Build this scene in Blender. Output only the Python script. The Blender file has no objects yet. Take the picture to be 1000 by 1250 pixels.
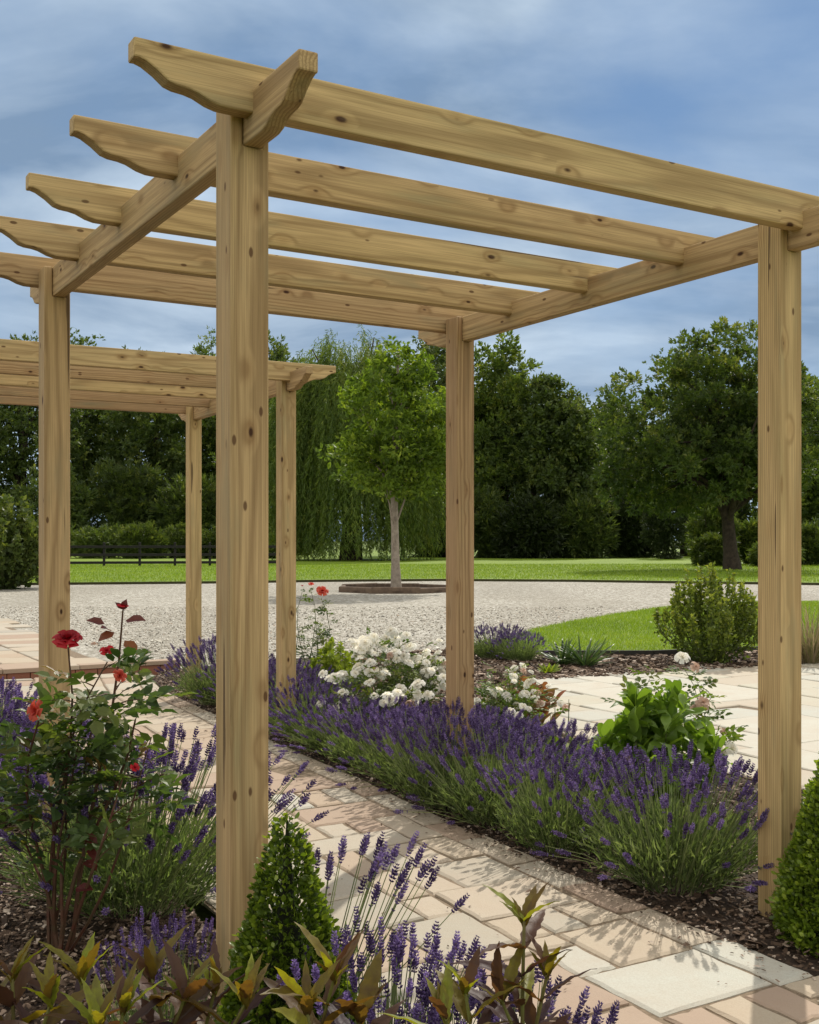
import bpy, bmesh, math, random
import numpy as np
from mathutils import Vector, Matrix
PI = math.pi
SC = bpy.context.scene
COL = SC.collection
R = np.random.default_rng(7)
random.seed(7)

# ------------------------------------------------------------------ plan of the place
# plan axes: X to the right, Y away from the viewer; the pergola frame is (u along the rafters, v along the path)
YAW, PX, PY, CH, FPX, HOR = 0.5365, -0.4278, 2.6749, 1.2346, 1366.16, 659.94
CU, SU = math.cos(YAW), math.sin(YAW)
def uv(u, v, z=0.0):
    return (PX + u*CU - v*SU, PY + u*SU + v*CU, z)
def gp(x, y):                      # ground point seen at a spot of the photograph
    D = FPX*CH/(y-HOR)
    return ((x-500)*D/FPX, D)
def hz(y, D):                      # height of something at distance D
    return CH - (y-HOR)*D/FPX

# ------------------------------------------------------------------ helpers
def tag(o, label=None, cat=None, group=None, kind=None):
    if label: o['label'] = label
    if cat: o['category'] = cat
    if group: o['group'] = group
    if kind: o['kind'] = kind
    return o
def empty(name, loc, rz=0.0):
    o = bpy.data.objects.new(name, None); COL.objects.link(o)
    o.location = loc; o.rotation_euler = (0, 0, rz); o.empty_display_size = 0.1
    return o
def copy_tree(o, parent=None):
    c = o.copy(); COL.objects.link(c); c.parent = parent
    for ch in list(o.children): copy_tree(ch, c)
    return c
def link(name, me, parent=None, loc=(0, 0, 0), rot=(0, 0, 0)):
    o = bpy.data.objects.new(name, me); COL.objects.link(o)
    o.location = loc; o.rotation_euler = rot
    if parent: o.parent = parent
    return o
def norm(a):
    return a/np.maximum(np.linalg.norm(a, axis=-1, keepdims=True), 1e-9)
class MB:
    """collects triangles with a per-face value and a material slot, builds one mesh"""
    def __init__(s): s.V=[]; s.F=[]; s.a=[]; s.m=[]; s.n=0
    def add(s, V, F, var=0.5, mi=0):
        V=np.asarray(V, float).reshape(-1, 3); F=np.asarray(F, int).reshape(-1, 3)
        s.V.append(V); s.F.append(F+s.n); s.n+=len(V)
        s.a.append(np.broadcast_to(np.asarray(var, float), (len(F),)).copy()); s.m.append(np.full(len(F), mi))
    def inst(s, T, P, Rm, S, var=None, mi=0):
        V, F = T; P=np.asarray(P, float); N=len(P)
        if N == 0: return
        S=np.asarray(S, float)
        if S.ndim == 0: S=np.full(N, float(S))
        if S.ndim == 1: S=np.repeat(S[:, None], 3, 1)
        W=np.einsum('nij,nkj->nki', Rm, V[None]*S[:, None, :])+P[:, None, :]
        FF=F[None]+(np.arange(N)*len(V))[:, None, None]
        if var is None: var=R.random(N)
        s.add(W.reshape(-1, 3), FF.reshape(-1, 3), np.repeat(np.broadcast_to(var, (N,)), len(F)), mi)
    def tube(s, pts, rad, sides=5, var=0.5, mi=0):
        pts=np.asarray(pts, float); k=len(pts); rad=np.broadcast_to(rad, (k,))
        d=np.gradient(pts, axis=0); d=norm(d)
        ref=np.array([0, 0, 1.0]) if abs(d[0][2])<0.9 else np.array([1.0, 0, 0])
        a=norm(np.cross(d, ref)); b=np.cross(d, a)
        t=np.arange(sides)*2*PI/sides
        ring=pts[:, None]+rad[:, None, None]*(a[:, None]*np.cos(t)[None, :, None]+b[:, None]*np.sin(t)[None, :, None])
        F=[]
        for i in range(k-1):
            for j in range(sides):
                p, q=i*sides+j, i*sides+(j+1)%sides
                F+=[(p, q, q+sides), (p, q+sides, p+sides)]
        e=(k-1)*sides
        for j in range(1, sides-1): F.append((e, e+j, e+j+1))
        s.add(ring.reshape(-1, 3), F, var, mi)
    def mesh(s, name, mats, smooth=False):
        V=np.concatenate(s.V); F=np.concatenate(s.F)
        me=bpy.data.meshes.new(name)
        me.vertices.add(len(V)); me.vertices.foreach_set('co', V.astype(np.float32).ravel())
        me.loops.add(F.size); me.loops.foreach_set('vertex_index', F.astype(np.int32).ravel())
        me.polygons.add(len(F)); me.polygons.foreach_set('loop_start', (np.arange(len(F))*3).astype(np.int32))
        me.polygons.foreach_set('loop_total', np.full(len(F), 3, np.int32))
        for m in (mats if isinstance(mats, (list, tuple)) else [mats]): me.materials.append(m)
        me.polygons.foreach_set('material_index', np.concatenate(s.m).astype(np.int32))
        me.polygons.foreach_set('use_smooth', np.full(len(F), smooth))
        at=me.attributes.new('var', 'FLOAT', 'FACE'); at.data.foreach_set('value', np.concatenate(s.a).astype(np.float32))
        me.update(calc_edges=True)
        return me
    def build(s, name, mats, parent=None, smooth=False, **k):
        return link(name, s.mesh(name, mats, smooth), parent, **k)

def frames(along, up=None, roll=None):
    """rotation matrices with columns side, along, normal"""
    y=norm(np.asarray(along, float)); N=len(y)
    if up is None: up=norm(R.normal(size=(N, 3)))
    x=norm(np.cross(y, up)); z=np.cross(x, y)
    if roll is not None:
        c, sn=np.cos(roll)[:, None], np.sin(roll)[:, None]
        x, z=x*c+z*sn, z*c-x*sn
    return np.stack([x, y, z], -1)
def rdir(n): return norm(R.normal(size=(n, 3)))

# leaf shapes: base at the origin, pointing along +Y, unit length
def leaf_shape(w=0.3, fold=0.06, droop=0.06, pts=((0.3, 0.9), (0.65, 0.75))):
    V=[(0, 0, 0)]; rows=[]
    for y, k in pts:
        i=len(V); V+=[(-w*k, y, fold), (0, y, -droop*0), (w*k, y, fold)]; rows.append(i)
    V.append((0, 1, -droop)); t=len(V)-1; F=[]
    a=rows[0]; F+=[(0, a+1, a), (0, a+2, a+1)]
    for a, b in zip(rows, rows[1:]):
        F+=[(a, a+1, b+1), (a, b+1, b), (a+1, a+2, b+2), (a+1, b+2, b+1)]
    b=rows[-1]; F+=[(b, b+1, t), (b+1, b+2, t)]
    return np.array(V, float), np.array(F)
LEAF2=leaf_shape(0.32, 0.08, 0.1)
LEAF1=leaf_shape(0.30, 0.08, 0.08, pts=((0.42, 1.0),))
BLADE=(np.array([(-0.5, 0, 0), (0.5, 0, 0), (0.32, 0.55, 0.04), (-0.32, 0.55, 0.04), (0, 1, 0.14)], float), np.array([(0, 1, 2), (0, 2, 3), (3, 2, 4)]))
OCT=(np.array([(0, 0, 0), (0.5, 0.45, 0), (0, 0.45, 0.5), (-0.5, 0.45, 0), (0, 0.45, -0.5), (0, 1, 0)], float),
     np.array([(0, 2, 1), (0, 3, 2), (0, 4, 3), (0, 1, 4), (5, 1, 2), (5, 2, 3), (5, 3, 4), (5, 4, 1)]))
def sprig(n, spread, lw, seed, ll=0.62):
    r=np.random.default_rng(seed); V=[]; F=[]; k=0
    for i in range(n):
        y0=0.55*i/n; d=np.array([r.normal()*spread, 0.6+0.5*r.random(), r.normal()*spread*0.8]); d/=np.linalg.norm(d)
        Rm=frames(d[None], r.normal(size=(1, 3)))[0]
        lv=LEAF1[0]*np.array([lw*3.2, ll, ll]); V.append(lv@Rm.T+np.array([0, y0, 0])); F.append(LEAF1[1]+k); k+=len(lv)
    return np.concatenate(V), np.concatenate(F)

# ------------------------------------------------------------------ node materials
class NT:
    def __init__(s, name, world=False):
        s.m=bpy.data.materials.new(name); s.m.use_nodes=True; s.t=s.m.node_tree; s.t.nodes.clear()
        s.out=s.t.nodes.new('ShaderNodeOutputMaterial')
    def n(s, typ, out=0, props=None, **ins):
        nd=s.t.nodes.new('ShaderNode'+typ)
        for k, v in (props or {}).items(): setattr(nd, k, v)
        for k, v in ins.items():
            key=int(k[1:]) if k[0] == 'i' and k[1:].isdigit() else k.replace('_', ' ')
            s.put(nd.inputs[key], v)
        nd_out=nd.outputs[out]; return nd_out
    def put(s, sock, v):
        if isinstance(v, bpy.types.NodeSocket): s.t.links.new(v, sock)
        elif isinstance(v, (tuple, list)):
            v=tuple(v); sock.default_value=v+(1.0,) if len(v) == 3 and sock.type == 'RGBA' else v
        else: sock.default_value=v
    def math(s, op, a, b=0.0, c=0.0, clamp=False): return s.n('Math', props={'operation': op, 'use_clamp': clamp}, i0=a, i1=b, i2=c)
    def vmath(s, op, a, b=(0, 0, 0)): return s.n('VectorMath', props={'operation': op}, i0=a, i1=b)
    def ramp(s, fac, stops, interp='LINEAR'):
        nd=s.t.nodes.new('ShaderNodeValToRGB'); cr=nd.color_ramp; cr.interpolation=interp
        while len(cr.elements)<len(stops): cr.elements.new(0.5)
        for e, (p, c) in zip(cr.elements, stops):
            e.position=p; c=(c, c, c) if isinstance(c, (int, float)) else c; e.color=tuple(c)+(1.0,)
        s.put(nd.inputs[0], fac); return nd.outputs[0]
    def mix(s, fac, a, b, blend='MIX'):
        nd=s.t.nodes.new('ShaderNodeMix'); nd.data_type='RGBA'; nd.blend_type=blend
        s.put(nd.inputs[0], fac); s.put(nd.inputs[6], a); s.put(nd.inputs[7], b); return nd.outputs[2]
    def noise(s, vec, scale, detail=3.0, rough=0.55, dist=0.0, out=0):
        return s.n('TexNoise', out, Vector=vec, Scale=scale, Detail=detail, Roughness=rough, Distortion=dist)
    def obj(s): return s.n('TexCoord', 3)
    def geo(s): return s.n('NewGeometry', 0)
    def attr(s): return s.n('Attribute', 2, props={'attribute_name': 'var'})
    def bump(s, h, strength=0.4, dist=0.01): return s.n('Bump', Strength=strength, Distance=dist, Height=h)
    def pbsdf(s, col, rough=0.7, normal=None, spec=0.3, **k):
        nd=s.t.nodes.new('ShaderNodeBsdfPrincipled')
        s.put(nd.inputs['Base Color'], col); s.put(nd.inputs['Roughness'], rough); s.put(nd.inputs['Specular IOR Level'], spec)
        if normal is not None: s.put(nd.inputs['Normal'], normal)
        return nd.outputs[0]
    def done(s, sh): s.t.links.new(sh, s.out.inputs[0]); return s.m

def leaf_mat(name, stops, trans=0.4, tgain=(1.9, 1.7, 1.0), rough=0.5, spec=0.3, nscale=0):
    t=NT(name); v=t.attr()
    col=t.ramp(v, stops)
    rnd=t.n('ObjectInfo', 5)
    col=t.n('HueSaturation', Color=col, Value=t.math('ADD', t.math('MULTIPLY', rnd, 0.36), 0.84), Hue=0.5, Saturation=1.0)
    if nscale: col=t.mix(t.ramp(t.noise(t.obj(), nscale, 2), [(0.42, 0.0), (0.6, 1.0)]), col, stops[-1][1])
    p=t.pbsdf(col, rough, spec=spec)
    tr=t.n('BsdfTranslucent', Color=t.mix(1.0, col, tgain, 'MULTIPLY'))
    return t.done(t.n('MixShader', i0=trans, i1=p, i2=tr))
def plain_mat(name, c1, c2, scale=20, rough=0.7, bump=0.3, spec=0.3, dist=0.01):
    t=NT(name); o=t.obj(); h=t.noise(o, scale, 5)
    col=t.mix(t.ramp(h, [(0.3, 0.0), (0.7, 1.0)]), c1, c2)
    return t.done(t.pbsdf(col, rough, t.bump(h, bump, dist), spec))

def wood_mat(name):
    t=NT(name); o=t.obj(); rnd=t.n('ObjectInfo', 5)
    off=t.n('CombineXYZ', X=t.math('MULTIPLY', rnd, 37.0), Y=t.math('MULTIPLY', rnd, 0.13), Z=t.math('MULTIPLY', rnd, 0.07))
    p=t.vmath('ADD', o, off)
    # knots: sparse cells stretched along the member
    kv=t.vmath('MULTIPLY', p, (7.0, 15.0, 15.0))
    kd=t.n('TexVoronoi', 0, Vector=kv, Scale=1.0, Randomness=1.0)
    kc=t.n('TexVoronoi', 1, Vector=kv, Scale=1.0, Randomness=1.0)
    sep=t.n('SeparateColor', 0, Color=kc)
    on=t.ramp(sep, [(0.40, 0.0), (0.41, 1.0)])
    size=t.math('ADD', t.math('MULTIPLY', t.n('SeparateColor', 1, Color=kc), 0.12), 0.05)
    kin=t.math('MULTIPLY', on, t.math('SUBTRACT', 1.0, t.math('SMOOTH_MIN', t.math('DIVIDE', kd, size), 1.0, 0.12), clamp=True))
    near=t.math('MULTIPLY', on, t.ramp(kd, [(0.0, 1.0), (0.48, 0.0)], 'EASE'))
    pv=t.vmath('ADD', t.vmath('MULTIPLY', p, (13.0, 31.0, 31.0)), (5.3, 2.1, 8.7)); pd=t.n('TexVoronoi', 0, Vector=pv, Scale=1.0); pc=t.n('SeparateColor', 0, Color=t.n('TexVoronoi', 1, Vector=pv, Scale=1.0))
    pin=t.math('MULTIPLY', t.ramp(pc, [(0.88, 0.0), (0.89, 1.0)]), t.ramp(pd, [(0.13, 1.0), (0.20, 0.0)]))
    # growth rings about an off-centre pith
    wob=t.noise(t.vmath('MULTIPLY', p, (0.55, 4, 4)), 1.0, 2, out=1)
    q=t.vmath('ADD', t.vmath('MULTIPLY', p, (0.0, 1.0, 1.0)), t.vmath('MULTIPLY', t.vmath('SUBTRACT', wob, (0.5, 0.5, 0.5)), (0, 0.040, 0.040)))
    q=t.vmath('ADD', q, (0, 0.07, -0.125))
    ln=t.n('VectorMath', 1, props={'operation': 'LENGTH'}, i0=q)
    ring=t.math('SINE', t.math('ADD', t.math('MULTIPLY', ln, 760.0), t.math('MULTIPLY', near, 6.0)))
    ring=t.math('POWER', t.math('ADD', t.math('MULTIPLY', ring, 0.5), 0.5), 2.2)
    fib=t.noise(t.vmath('MULTIPLY', p, (4, 330, 330)), 1.0, 4, 0.6)
    big=t.noise(t.vmath('MULTIPLY', p, (1.1, 9, 9)), 1.0, 4)
    streak=t.noise(t.vmath('MULTIPLY', p, (1.0, 60, 60)), 1.0, 3)
    base=t.ramp(big, [(0.28, (0.40, 0.280, 0.138)), (0.48, (0.50, 0.355, 0.180)), (0.62, (0.42, 0.305, 0.150)), (0.76, (0.32, 0.265, 0.135))])
    base=t.mix(t.math('MULTIPLY', ring, 0.55), base, (0.205, 0.128, 0.056))
    base=t.mix(t.math('MULTIPLY', t.ramp(streak, [(0.52, 0.0), (0.75, 1.0)]), 0.5), base, (0.19, 0.115, 0.046))
    base=t.mix(t.math('MULTIPLY', t.ramp(fib, [(0.35, 1.0), (0.6, 0.0)]), 0.42), base, (0.15, 0.095, 0.04))
    base=t.mix(t.math('MULTIPLY', near, 0.38), base, (0.20, 0.095, 0.028))
    base=t.mix(t.math('MULTIPLY', kin, 2.2, clamp=True), base, (0.045, 0.018, 0.007))
    base=t.mix(t.math('MULTIPLY', pin, 0.85), base, (0.075, 0.032, 0.012))
    stn=t.noise(t.vmath('MULTIPLY', p, (2.2, 14, 14)), 1.0, 4, 0.6); base=t.mix(t.math('MULTIPLY', t.ramp(stn, [(0.55, 0.0), (0.72, 1.0)]), 0.38), base, (0.215, 0.205, 0.120))
    # drying checks
    chk=t.noise(t.vmath('MULTIPLY', p, (1.3, 34, 34)), 1.0, 2, 0.4)
    chk=t.ramp(chk, [(0.262, 1.0), (0.282, 0.0)])
    base=t.mix(t.math('MULTIPLY', chk, 0.8), base, (0.06, 0.035, 0.018))
    tint=t.math('ADD', t.math('MULTIPLY', rnd, 0.34), 0.92)
    base=t.n('HueSaturation', Color=base, Value=tint, Hue=t.math('ADD', 0.490, t.math('MULTIPLY', rnd, 0.018)), Saturation=1.0)
    h=t.math('SUBTRACT', t.math('ADD', t.math('MULTIPLY', fib, 0.5), t.math('MULTIPLY', ring, 0.25)), chk)
    return t.done(t.pbsdf(base, 0.72, t.bump(h, 0.35, 0.002), 0.25))

M={}
M['wood']=wood_mat('treated_softwood')
# paving stone: one tint per slab, mottled by noise
def stone_mat(name, stops, dark):
    t=NT(name); o=t.obj(); v=t.attr()
    off=t.n('CombineXYZ', X=t.math('MULTIPLY', v, 91.0), Y=t.math('MULTIPLY', v, 57.0), Z=0.0)
    p=t.vmath('ADD', o, off)
    col=t.ramp(v, stops, 'CONSTANT')
    cl=t.noise(p, 5.0, 5, 0.6, 0.6)
    col=t.mix(t.math('MULTIPLY', t.ramp(cl, [(0.35, 0.0), (0.7, 1.0)]), 0.30), col, (0.40, 0.30, 0.215))
    gr=t.noise(p, 190.0, 3, 0.7)
    col=t.mix(t.math('MULTIPLY', t.ramp(gr, [(0.3, 1.0), (0.62, 0.0)]), 0.30), col, dark)
    st=t.noise(p, 2.2, 3)
    col=t.mix(t.math('MULTIPLY', t.ramp(st, [(0.5, 0.0), (0.75, 1.0)]), 0.35), col, (0.40, 0.33, 0.26))
    h=t.math('ADD', t.noise(p, 16.0, 5, 0.6), t.math('MULTIPLY', gr, 0.35))
    return t.done(t.pbsdf(col, 0.8, t.bump(h, 0.5, 0.006), 0.25))
M['stone']=stone_mat('sandstone', [(0, (0.385, 0.305, 0.225)), (0.16, (0.41, 0.350, 0.265)), (0.30, (0.35, 0.265, 0.200)), (0.43, (0.43, 0.375, 0.295)),
    (0.57, (0.375, 0.350, 0.285)), (0.68, (0.335, 0.250, 0.190)), (0.80, (0.42, 0.385, 0.315)), (0.90, (0.345, 0.330, 0.285)), (0.95, (0.46, 0.465, 0.410))], (0.28, 0.21, 0.15))
M['pale_stone']=stone_mat('pale_sandstone', [(0, (0.42, 0.405, 0.325)), (0.25, (0.41, 0.415, 0.365)), (0.5, (0.46, 0.45, 0.385)), (0.75, (0.41, 0.365, 0.29)), (0.9, (0.45, 0.46, 0.41))], (0.36, 0.32, 0.26))
M['joint']=plain_mat('sandy_joint', (0.23, 0.175, 0.12), (0.14, 0.105, 0.07), 60, 0.95, 0.5)
def gravel_mat():
    t=NT('pale_gravel'); o=t.geo()
    v1=t.n('TexVoronoi', 1, Vector=o, Scale=34.0); d1=t.n('TexVoronoi', 0, Vector=o, Scale=34.0)
    c=t.n('SeparateColor', 0, Color=v1)
    col=t.ramp(c, [(0, (0.16, 0.148, 0.122)), (0.3, (0.345, 0.325, 0.275)), (0.6, (0.45, 0.43, 0.372)), (0.85, (0.62, 0.605, 0.55)), (1, (0.30, 0.25, 0.20))])
    col=t.mix(t.ramp(d1, [(0.55, 0.0), (0.85, 0.65)]), col, (0.13, 0.115, 0.09))
    b=t.noise(o, 0.9, 4); col=t.mix(t.math('MULTIPLY', t.ramp(b, [(0.4, 0.0), (0.7, 1.0)]), 0.3), col, (0.36, 0.335, 0.29))
    m=t.noise(o, 9.0, 5, 0.75); col=t.mix(t.math('MULTIPLY', t.ramp(m, [(0.44, 0.0), (0.58, 1.0)]), 0.72), col, (0.17, 0.155, 0.12)); m2=t.noise(t.vmath('ADD', o, (31, 7, 0)), 14.0, 4, 0.7); col=t.mix(t.math('MULTIPLY', t.ramp(m2, [(0.54, 0.0), (0.64, 1.0)]), 0.6), col, (0.80, 0.78, 0.72))
    tr=t.n('TexWave', 1, Vector=t.vmath('MULTIPLY', o, (0.35, 1.0, 1.0)), Scale=0.16, Distortion=5.0, Detail=3.0, i4=0.6)
    col=t.mix(t.math('MULTIPLY', t.ramp(tr, [(0.55, 0.0), (0.9, 1.0)]), 0.30), col, (0.22, 0.20, 0.16))
    h=t.math('SUBTRACT', t.math('MULTIPLY', c, 0.5), d1)
    return t.done(t.pbsdf(col, 0.9, t.bump(h, 0.7, 0.02), 0.2))
M['gravel']=gravel_mat()
def pebble_mat():
    t=NT('pebble'); v=t.attr(); return t.done(t.pbsdf(t.ramp(v, [(0, (0.13, 0.12, 0.10)), (0.3, (0.34, 0.31, 0.26)), (0.6, (0.55, 0.52, 0.45)), (0.9, (0.72, 0.70, 0.64)), (1, (0.40, 0.30, 0.22))]), 0.85))
M['pebble']=pebble_mat()
def grass_mat(name, a, b, c):
    t=NT(name); o=t.geo()
    f=t.noise(o, 55.0, 4, 0.7); g=t.noise(o, 2.2, 4); k=t.noise(o, 0.35, 3)
    col=t.mix(t.ramp(f, [(0.32, 0.0), (0.68, 1.0)]), a, b)
    col=t.mix(t.math('MULTIPLY', t.ramp(g, [(0.42, 0.0), (0.7, 1.0)]), 0.55), col, c)
    col=t.mix(t.math('MULTIPLY', t.ramp(k, [(0.42, 0.0), (0.62, 1.0)]), 0.35), col, a)
    return t.done(t.pbsdf(col, 0.75, t.bump(f, 0.9, 0.03), 0.2))
M['turf']=grass_mat('mown_turf', (0.085, 0.145, 0.010), (0.20, 0.30, 0.020), (0.235, 0.300, 0.030))
M['field']=grass_mat('field_grass', (0.075, 0.125, 0.014), (0.16, 0.225, 0.024), (0.19, 0.225, 0.038))
M['soil']=plain_mat('bark_soil', (0.060, 0.040, 0.028), (0.028, 0.018, 0.013), 40, 0.95, 0.8)
def chip_mat():
    t=NT('bark_chips'); v=t.attr()
    col=t.ramp(v, [(0, (0.040, 0.026, 0.017)), (0.35, (0.095, 0.062, 0.042)), (0.65, (0.20, 0.14, 0.10)), (0.85, (0.34, 0.26, 0.20)), (1, (0.50, 0.42, 0.35))])
    h=t.noise(t.obj(), 120.0, 3); return t.done(t.pbsdf(col, 0.85, t.bump(h, 0.4, 0.003), 0.2))
M['chips']=chip_mat()
M['edging']=plain_mat('dark_edging', (0.028, 0.028, 0.027), (0.045, 0.042, 0.036), 15, 0.8)
M['turf_cut']=plain_mat('turf_cut_edge', (0.035, 0.028, 0.015), (0.055, 0.06, 0.02), 25, 0.95)
M['black_wood']=plain_mat('black_fence_stain', (0.010, 0.010, 0.010), (0.022, 0.020, 0.018), 12, 0.8)
M['timber']=plain_mat('weathered_timber', (0.16, 0.115, 0.08), (0.08, 0.055, 0.04), 9, 0.9)
def brick_mat():
    t=NT('red_brick'); v=t.attr(); col=t.ramp(v, [(0, (0.25, 0.075, 0.045)), (0.5, (0.31, 0.12, 0.07)), (1, (0.20, 0.085, 0.06))])
    h=t.noise(t.obj(), 60.0, 4); col=t.mix(t.math('MULTIPLY', h, 0.4), col, (0.36, 0.26, 0.19)); return t.done(t.pbsdf(col, 0.9, t.bump(h, 0.5, 0.004), 0.2))
M['brick']=brick_mat()
M['bark']=plain_mat('tree_bark', (0.060, 0.045, 0.033), (0.022, 0.017, 0.013), 7, 0.95, 0.9, dist=0.03)
M['pale_bark']=plain_mat('pale_tree_bark', (0.36, 0.31, 0.25), (0.20, 0.165, 0.13), 9, 0.9, 0.6)
M['cane']=plain_mat('rose_cane', (0.075, 0.055, 0.028), (0.10, 0.035, 0.022), 20, 0.6)
M['green_cane']=plain_mat('green_stem', (0.10, 0.14, 0.035), (0.075, 0.085, 0.03), 20, 0.6)
M['bronze_stem']=plain_mat('bronze_stem', (0.11, 0.075, 0.03), (0.14, 0.16, 0.03), 12, 0.6)
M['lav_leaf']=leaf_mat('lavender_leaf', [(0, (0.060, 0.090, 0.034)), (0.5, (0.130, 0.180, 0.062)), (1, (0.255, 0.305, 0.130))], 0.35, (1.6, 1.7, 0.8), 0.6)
M['lav_stem']=leaf_mat('lavender_stem', [(0, (0.11, 0.155, 0.055)), (1, (0.30, 0.35, 0.15))], 0.2, (1.5, 1.5, 0.8), 0.6)
M['lav_bud']=leaf_mat('lavender_bud', [(0, (0.070, 0.040, 0.118)), (0.45, (0.160, 0.108, 0.262)), (0.75, (0.275, 0.205, 0.415)), (0.92, (0.36, 0.28, 0.49)), (1, (0.22, 0.17, 0.16))], 0.4, (1.6, 1.45, 1.6), 0.75)
M['rose_leaf']=leaf_mat('glossy_rose_leaf', [(0, (0.032, 0.060, 0.020)), (0.6, (0.065, 0.105, 0.030)), (0.9, (0.12, 0.15, 0.040)), (1, (0.17, 0.07, 0.028))], 0.34, (1.9, 2.0, 0.7), 0.46, 0.32)
M['rose_leaf_light']=leaf_mat('light_rose_leaf', [(0, (0.05, 0.09, 0.020)), (0.6, (0.10, 0.15, 0.035)), (1, (0.18, 0.19, 0.05))], 0.42, (1.7, 1.7, 0.7), 0.45)
M['young_leaf']=leaf_mat('bronze_young_leaf', [(0, (0.09, 0.022, 0.025)), (0.6, (0.14, 0.045, 0.03)), (1, (0.22, 0.09, 0.03))], 0.4, (2.6, 1.6, 0.9), 0.35)
M['red_petal']=leaf_mat('red_petal', [(0, (0.20, 0.003, 0.010)), (1, (0.44, 0.010, 0.018))], 0.35, (1.5, 1, 1), 0.55)
M['coral_petal']=leaf_mat('coral_petal', [(0, (0.40, 0.025, 0.020)), (1, (0.55, 0.085, 0.045))], 0.35, (1.4, 1.2, 1), 0.55)
M['white_petal']=leaf_mat('white_petal', [(0, (0.76, 0.71, 0.60)), (1, (0.86, 0.85, 0.80))], 0.45, (1.1, 1.1, 1.06), 0.6)
M['faded_petal']=leaf_mat('faded_petal', [(0, (0.42, 0.27, 0.20)), (1, (0.58, 0.42, 0.34))], 0.35, (1.1, 1.1, 1.0), 0.7)
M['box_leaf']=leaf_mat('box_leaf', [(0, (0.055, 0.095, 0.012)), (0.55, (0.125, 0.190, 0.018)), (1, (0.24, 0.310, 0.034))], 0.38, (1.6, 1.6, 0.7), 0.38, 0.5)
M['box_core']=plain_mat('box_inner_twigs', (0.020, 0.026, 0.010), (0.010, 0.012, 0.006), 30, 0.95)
def bronze_mat():
    t=NT('bronze_leaf'); v=t.attr(); o=t.obj()
    col=t.ramp(v, [(0, (0.030, 0.016, 0.024)), (0.35, (0.055, 0.028, 0.030)), (0.62, (0.095, 0.050, 0.020)), (0.85, (0.150, 0.125, 0.015)), (1, (0.21, 0.25, 0.022))])
    n=t.noise(o, 38.0, 4, 0.6, 0.5); col=t.mix(t.math('MULTIPLY', t.ramp(n, [(0.4, 0.0), (0.68, 1.0)]), 0.5), col, (0.06, 0.028, 0.028))
    p=t.pbsdf(col, 0.52, t.bump(n, 0.45, 0.004), 0.28)
    tr=t.n('BsdfTranslucent', Color=t.mix(1.0, col, (2.2, 1.9, 0.6), 'MULTIPLY'))
    return t.done(t.n('MixShader', i0=0.36, i1=p, i2=tr))
M['bronze_leaf']=bronze_mat()
M['big_leaf']=leaf_mat('broad_green_leaf', [(0, (0.085, 0.155, 0.022)), (1, (0.185, 0.285, 0.045))], 0.45, (1.6, 1.6, 0.6), 0.42, 0.4)
M['lime_leaf']=leaf_mat('lime_leaf', [(0, (0.12, 0.19, 0.02)), (1, (0.26, 0.31, 0.04))], 0.42, (1.5, 1.5, 0.6), 0.5)
M['shrub_leaf']=leaf_mat('shrub_leaf', [(0, (0.055, 0.090, 0.015)), (0.6, (0.120, 0.165, 0.025)), (1, (0.24, 0.27, 0.050))], 0.4, (1.8, 1.7, 0.7), 0.45)
M['strap_leaf']=leaf_mat('strap_leaf', [(0, (0.030, 0.060, 0.022)), (1, (0.085, 0.130, 0.050))], 0.3, (1.6, 1.6, 0.8), 0.4)
M['dry_grass']=leaf_mat('dry_grass', [(0, (0.15, 0.16, 0.06)), (0.6, (0.26, 0.22, 0.12)), (1, (0.34, 0.24, 0.19))], 0.35, (1.3, 1.3, 1), 0.7)
M['sedum']=leaf_mat('russet_leaf', [(0, (0.13, 0.10, 0.03)), (1, (0.28, 0.10, 0.05))], 0.35, (1.5, 1.4, 0.8), 0.5)
def tree_leaf(name, a, b, c, tr=0.4): return leaf_mat(name, [(0, a), (0.6, b), (1, c)], tr, (1.9, 1.8, 0.7), 0.5, 0.3)
M['tree_dark']=tree_leaf('dark_tree_leaf', (0.036, 0.062, 0.018), (0.080, 0.118, 0.030), (0.165, 0.195, 0.055), 0.38)
M['tree_mid']=tree_leaf('mid_tree_leaf', (0.044, 0.076, 0.018), (0.098, 0.146, 0.030), (0.200, 0.230, 0.055), 0.40)
M['cherry_leaf']=tree_leaf('cherry_leaf', (0.040, 0.070, 0.019), (0.084, 0.130, 0.032), (0.190, 0.215, 0.065), 0.42)
M['maple_leaf']=tree_leaf('maple_leaf', (0.055, 0.100, 0.014), (0.120, 0.185, 0.022), (0.235, 0.295, 0.040), 0.45)
M['willow_leaf']=tree_leaf('willow_leaf', (0.050, 0.084, 0.020), (0.104, 0.152, 0.030), (0.190, 0.225, 0.050), 0.40)
M['hedge_leaf']=tree_leaf('hedge_leaf', (0.040, 0.068, 0.016), (0.080, 0.118, 0.024), (0.150, 0.180, 0.042), 0.32)
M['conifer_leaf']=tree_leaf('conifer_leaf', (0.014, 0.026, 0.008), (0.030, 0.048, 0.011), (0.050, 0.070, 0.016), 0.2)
M['blade']=leaf_mat('grass_blade', [(0, (0.085, 0.145, 0.012)), (0.6, (0.180, 0.270, 0.020)), (1, (0.265, 0.320, 0.045))], 0.4, (1.5, 1.5, 0.6), 0.5)

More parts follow.
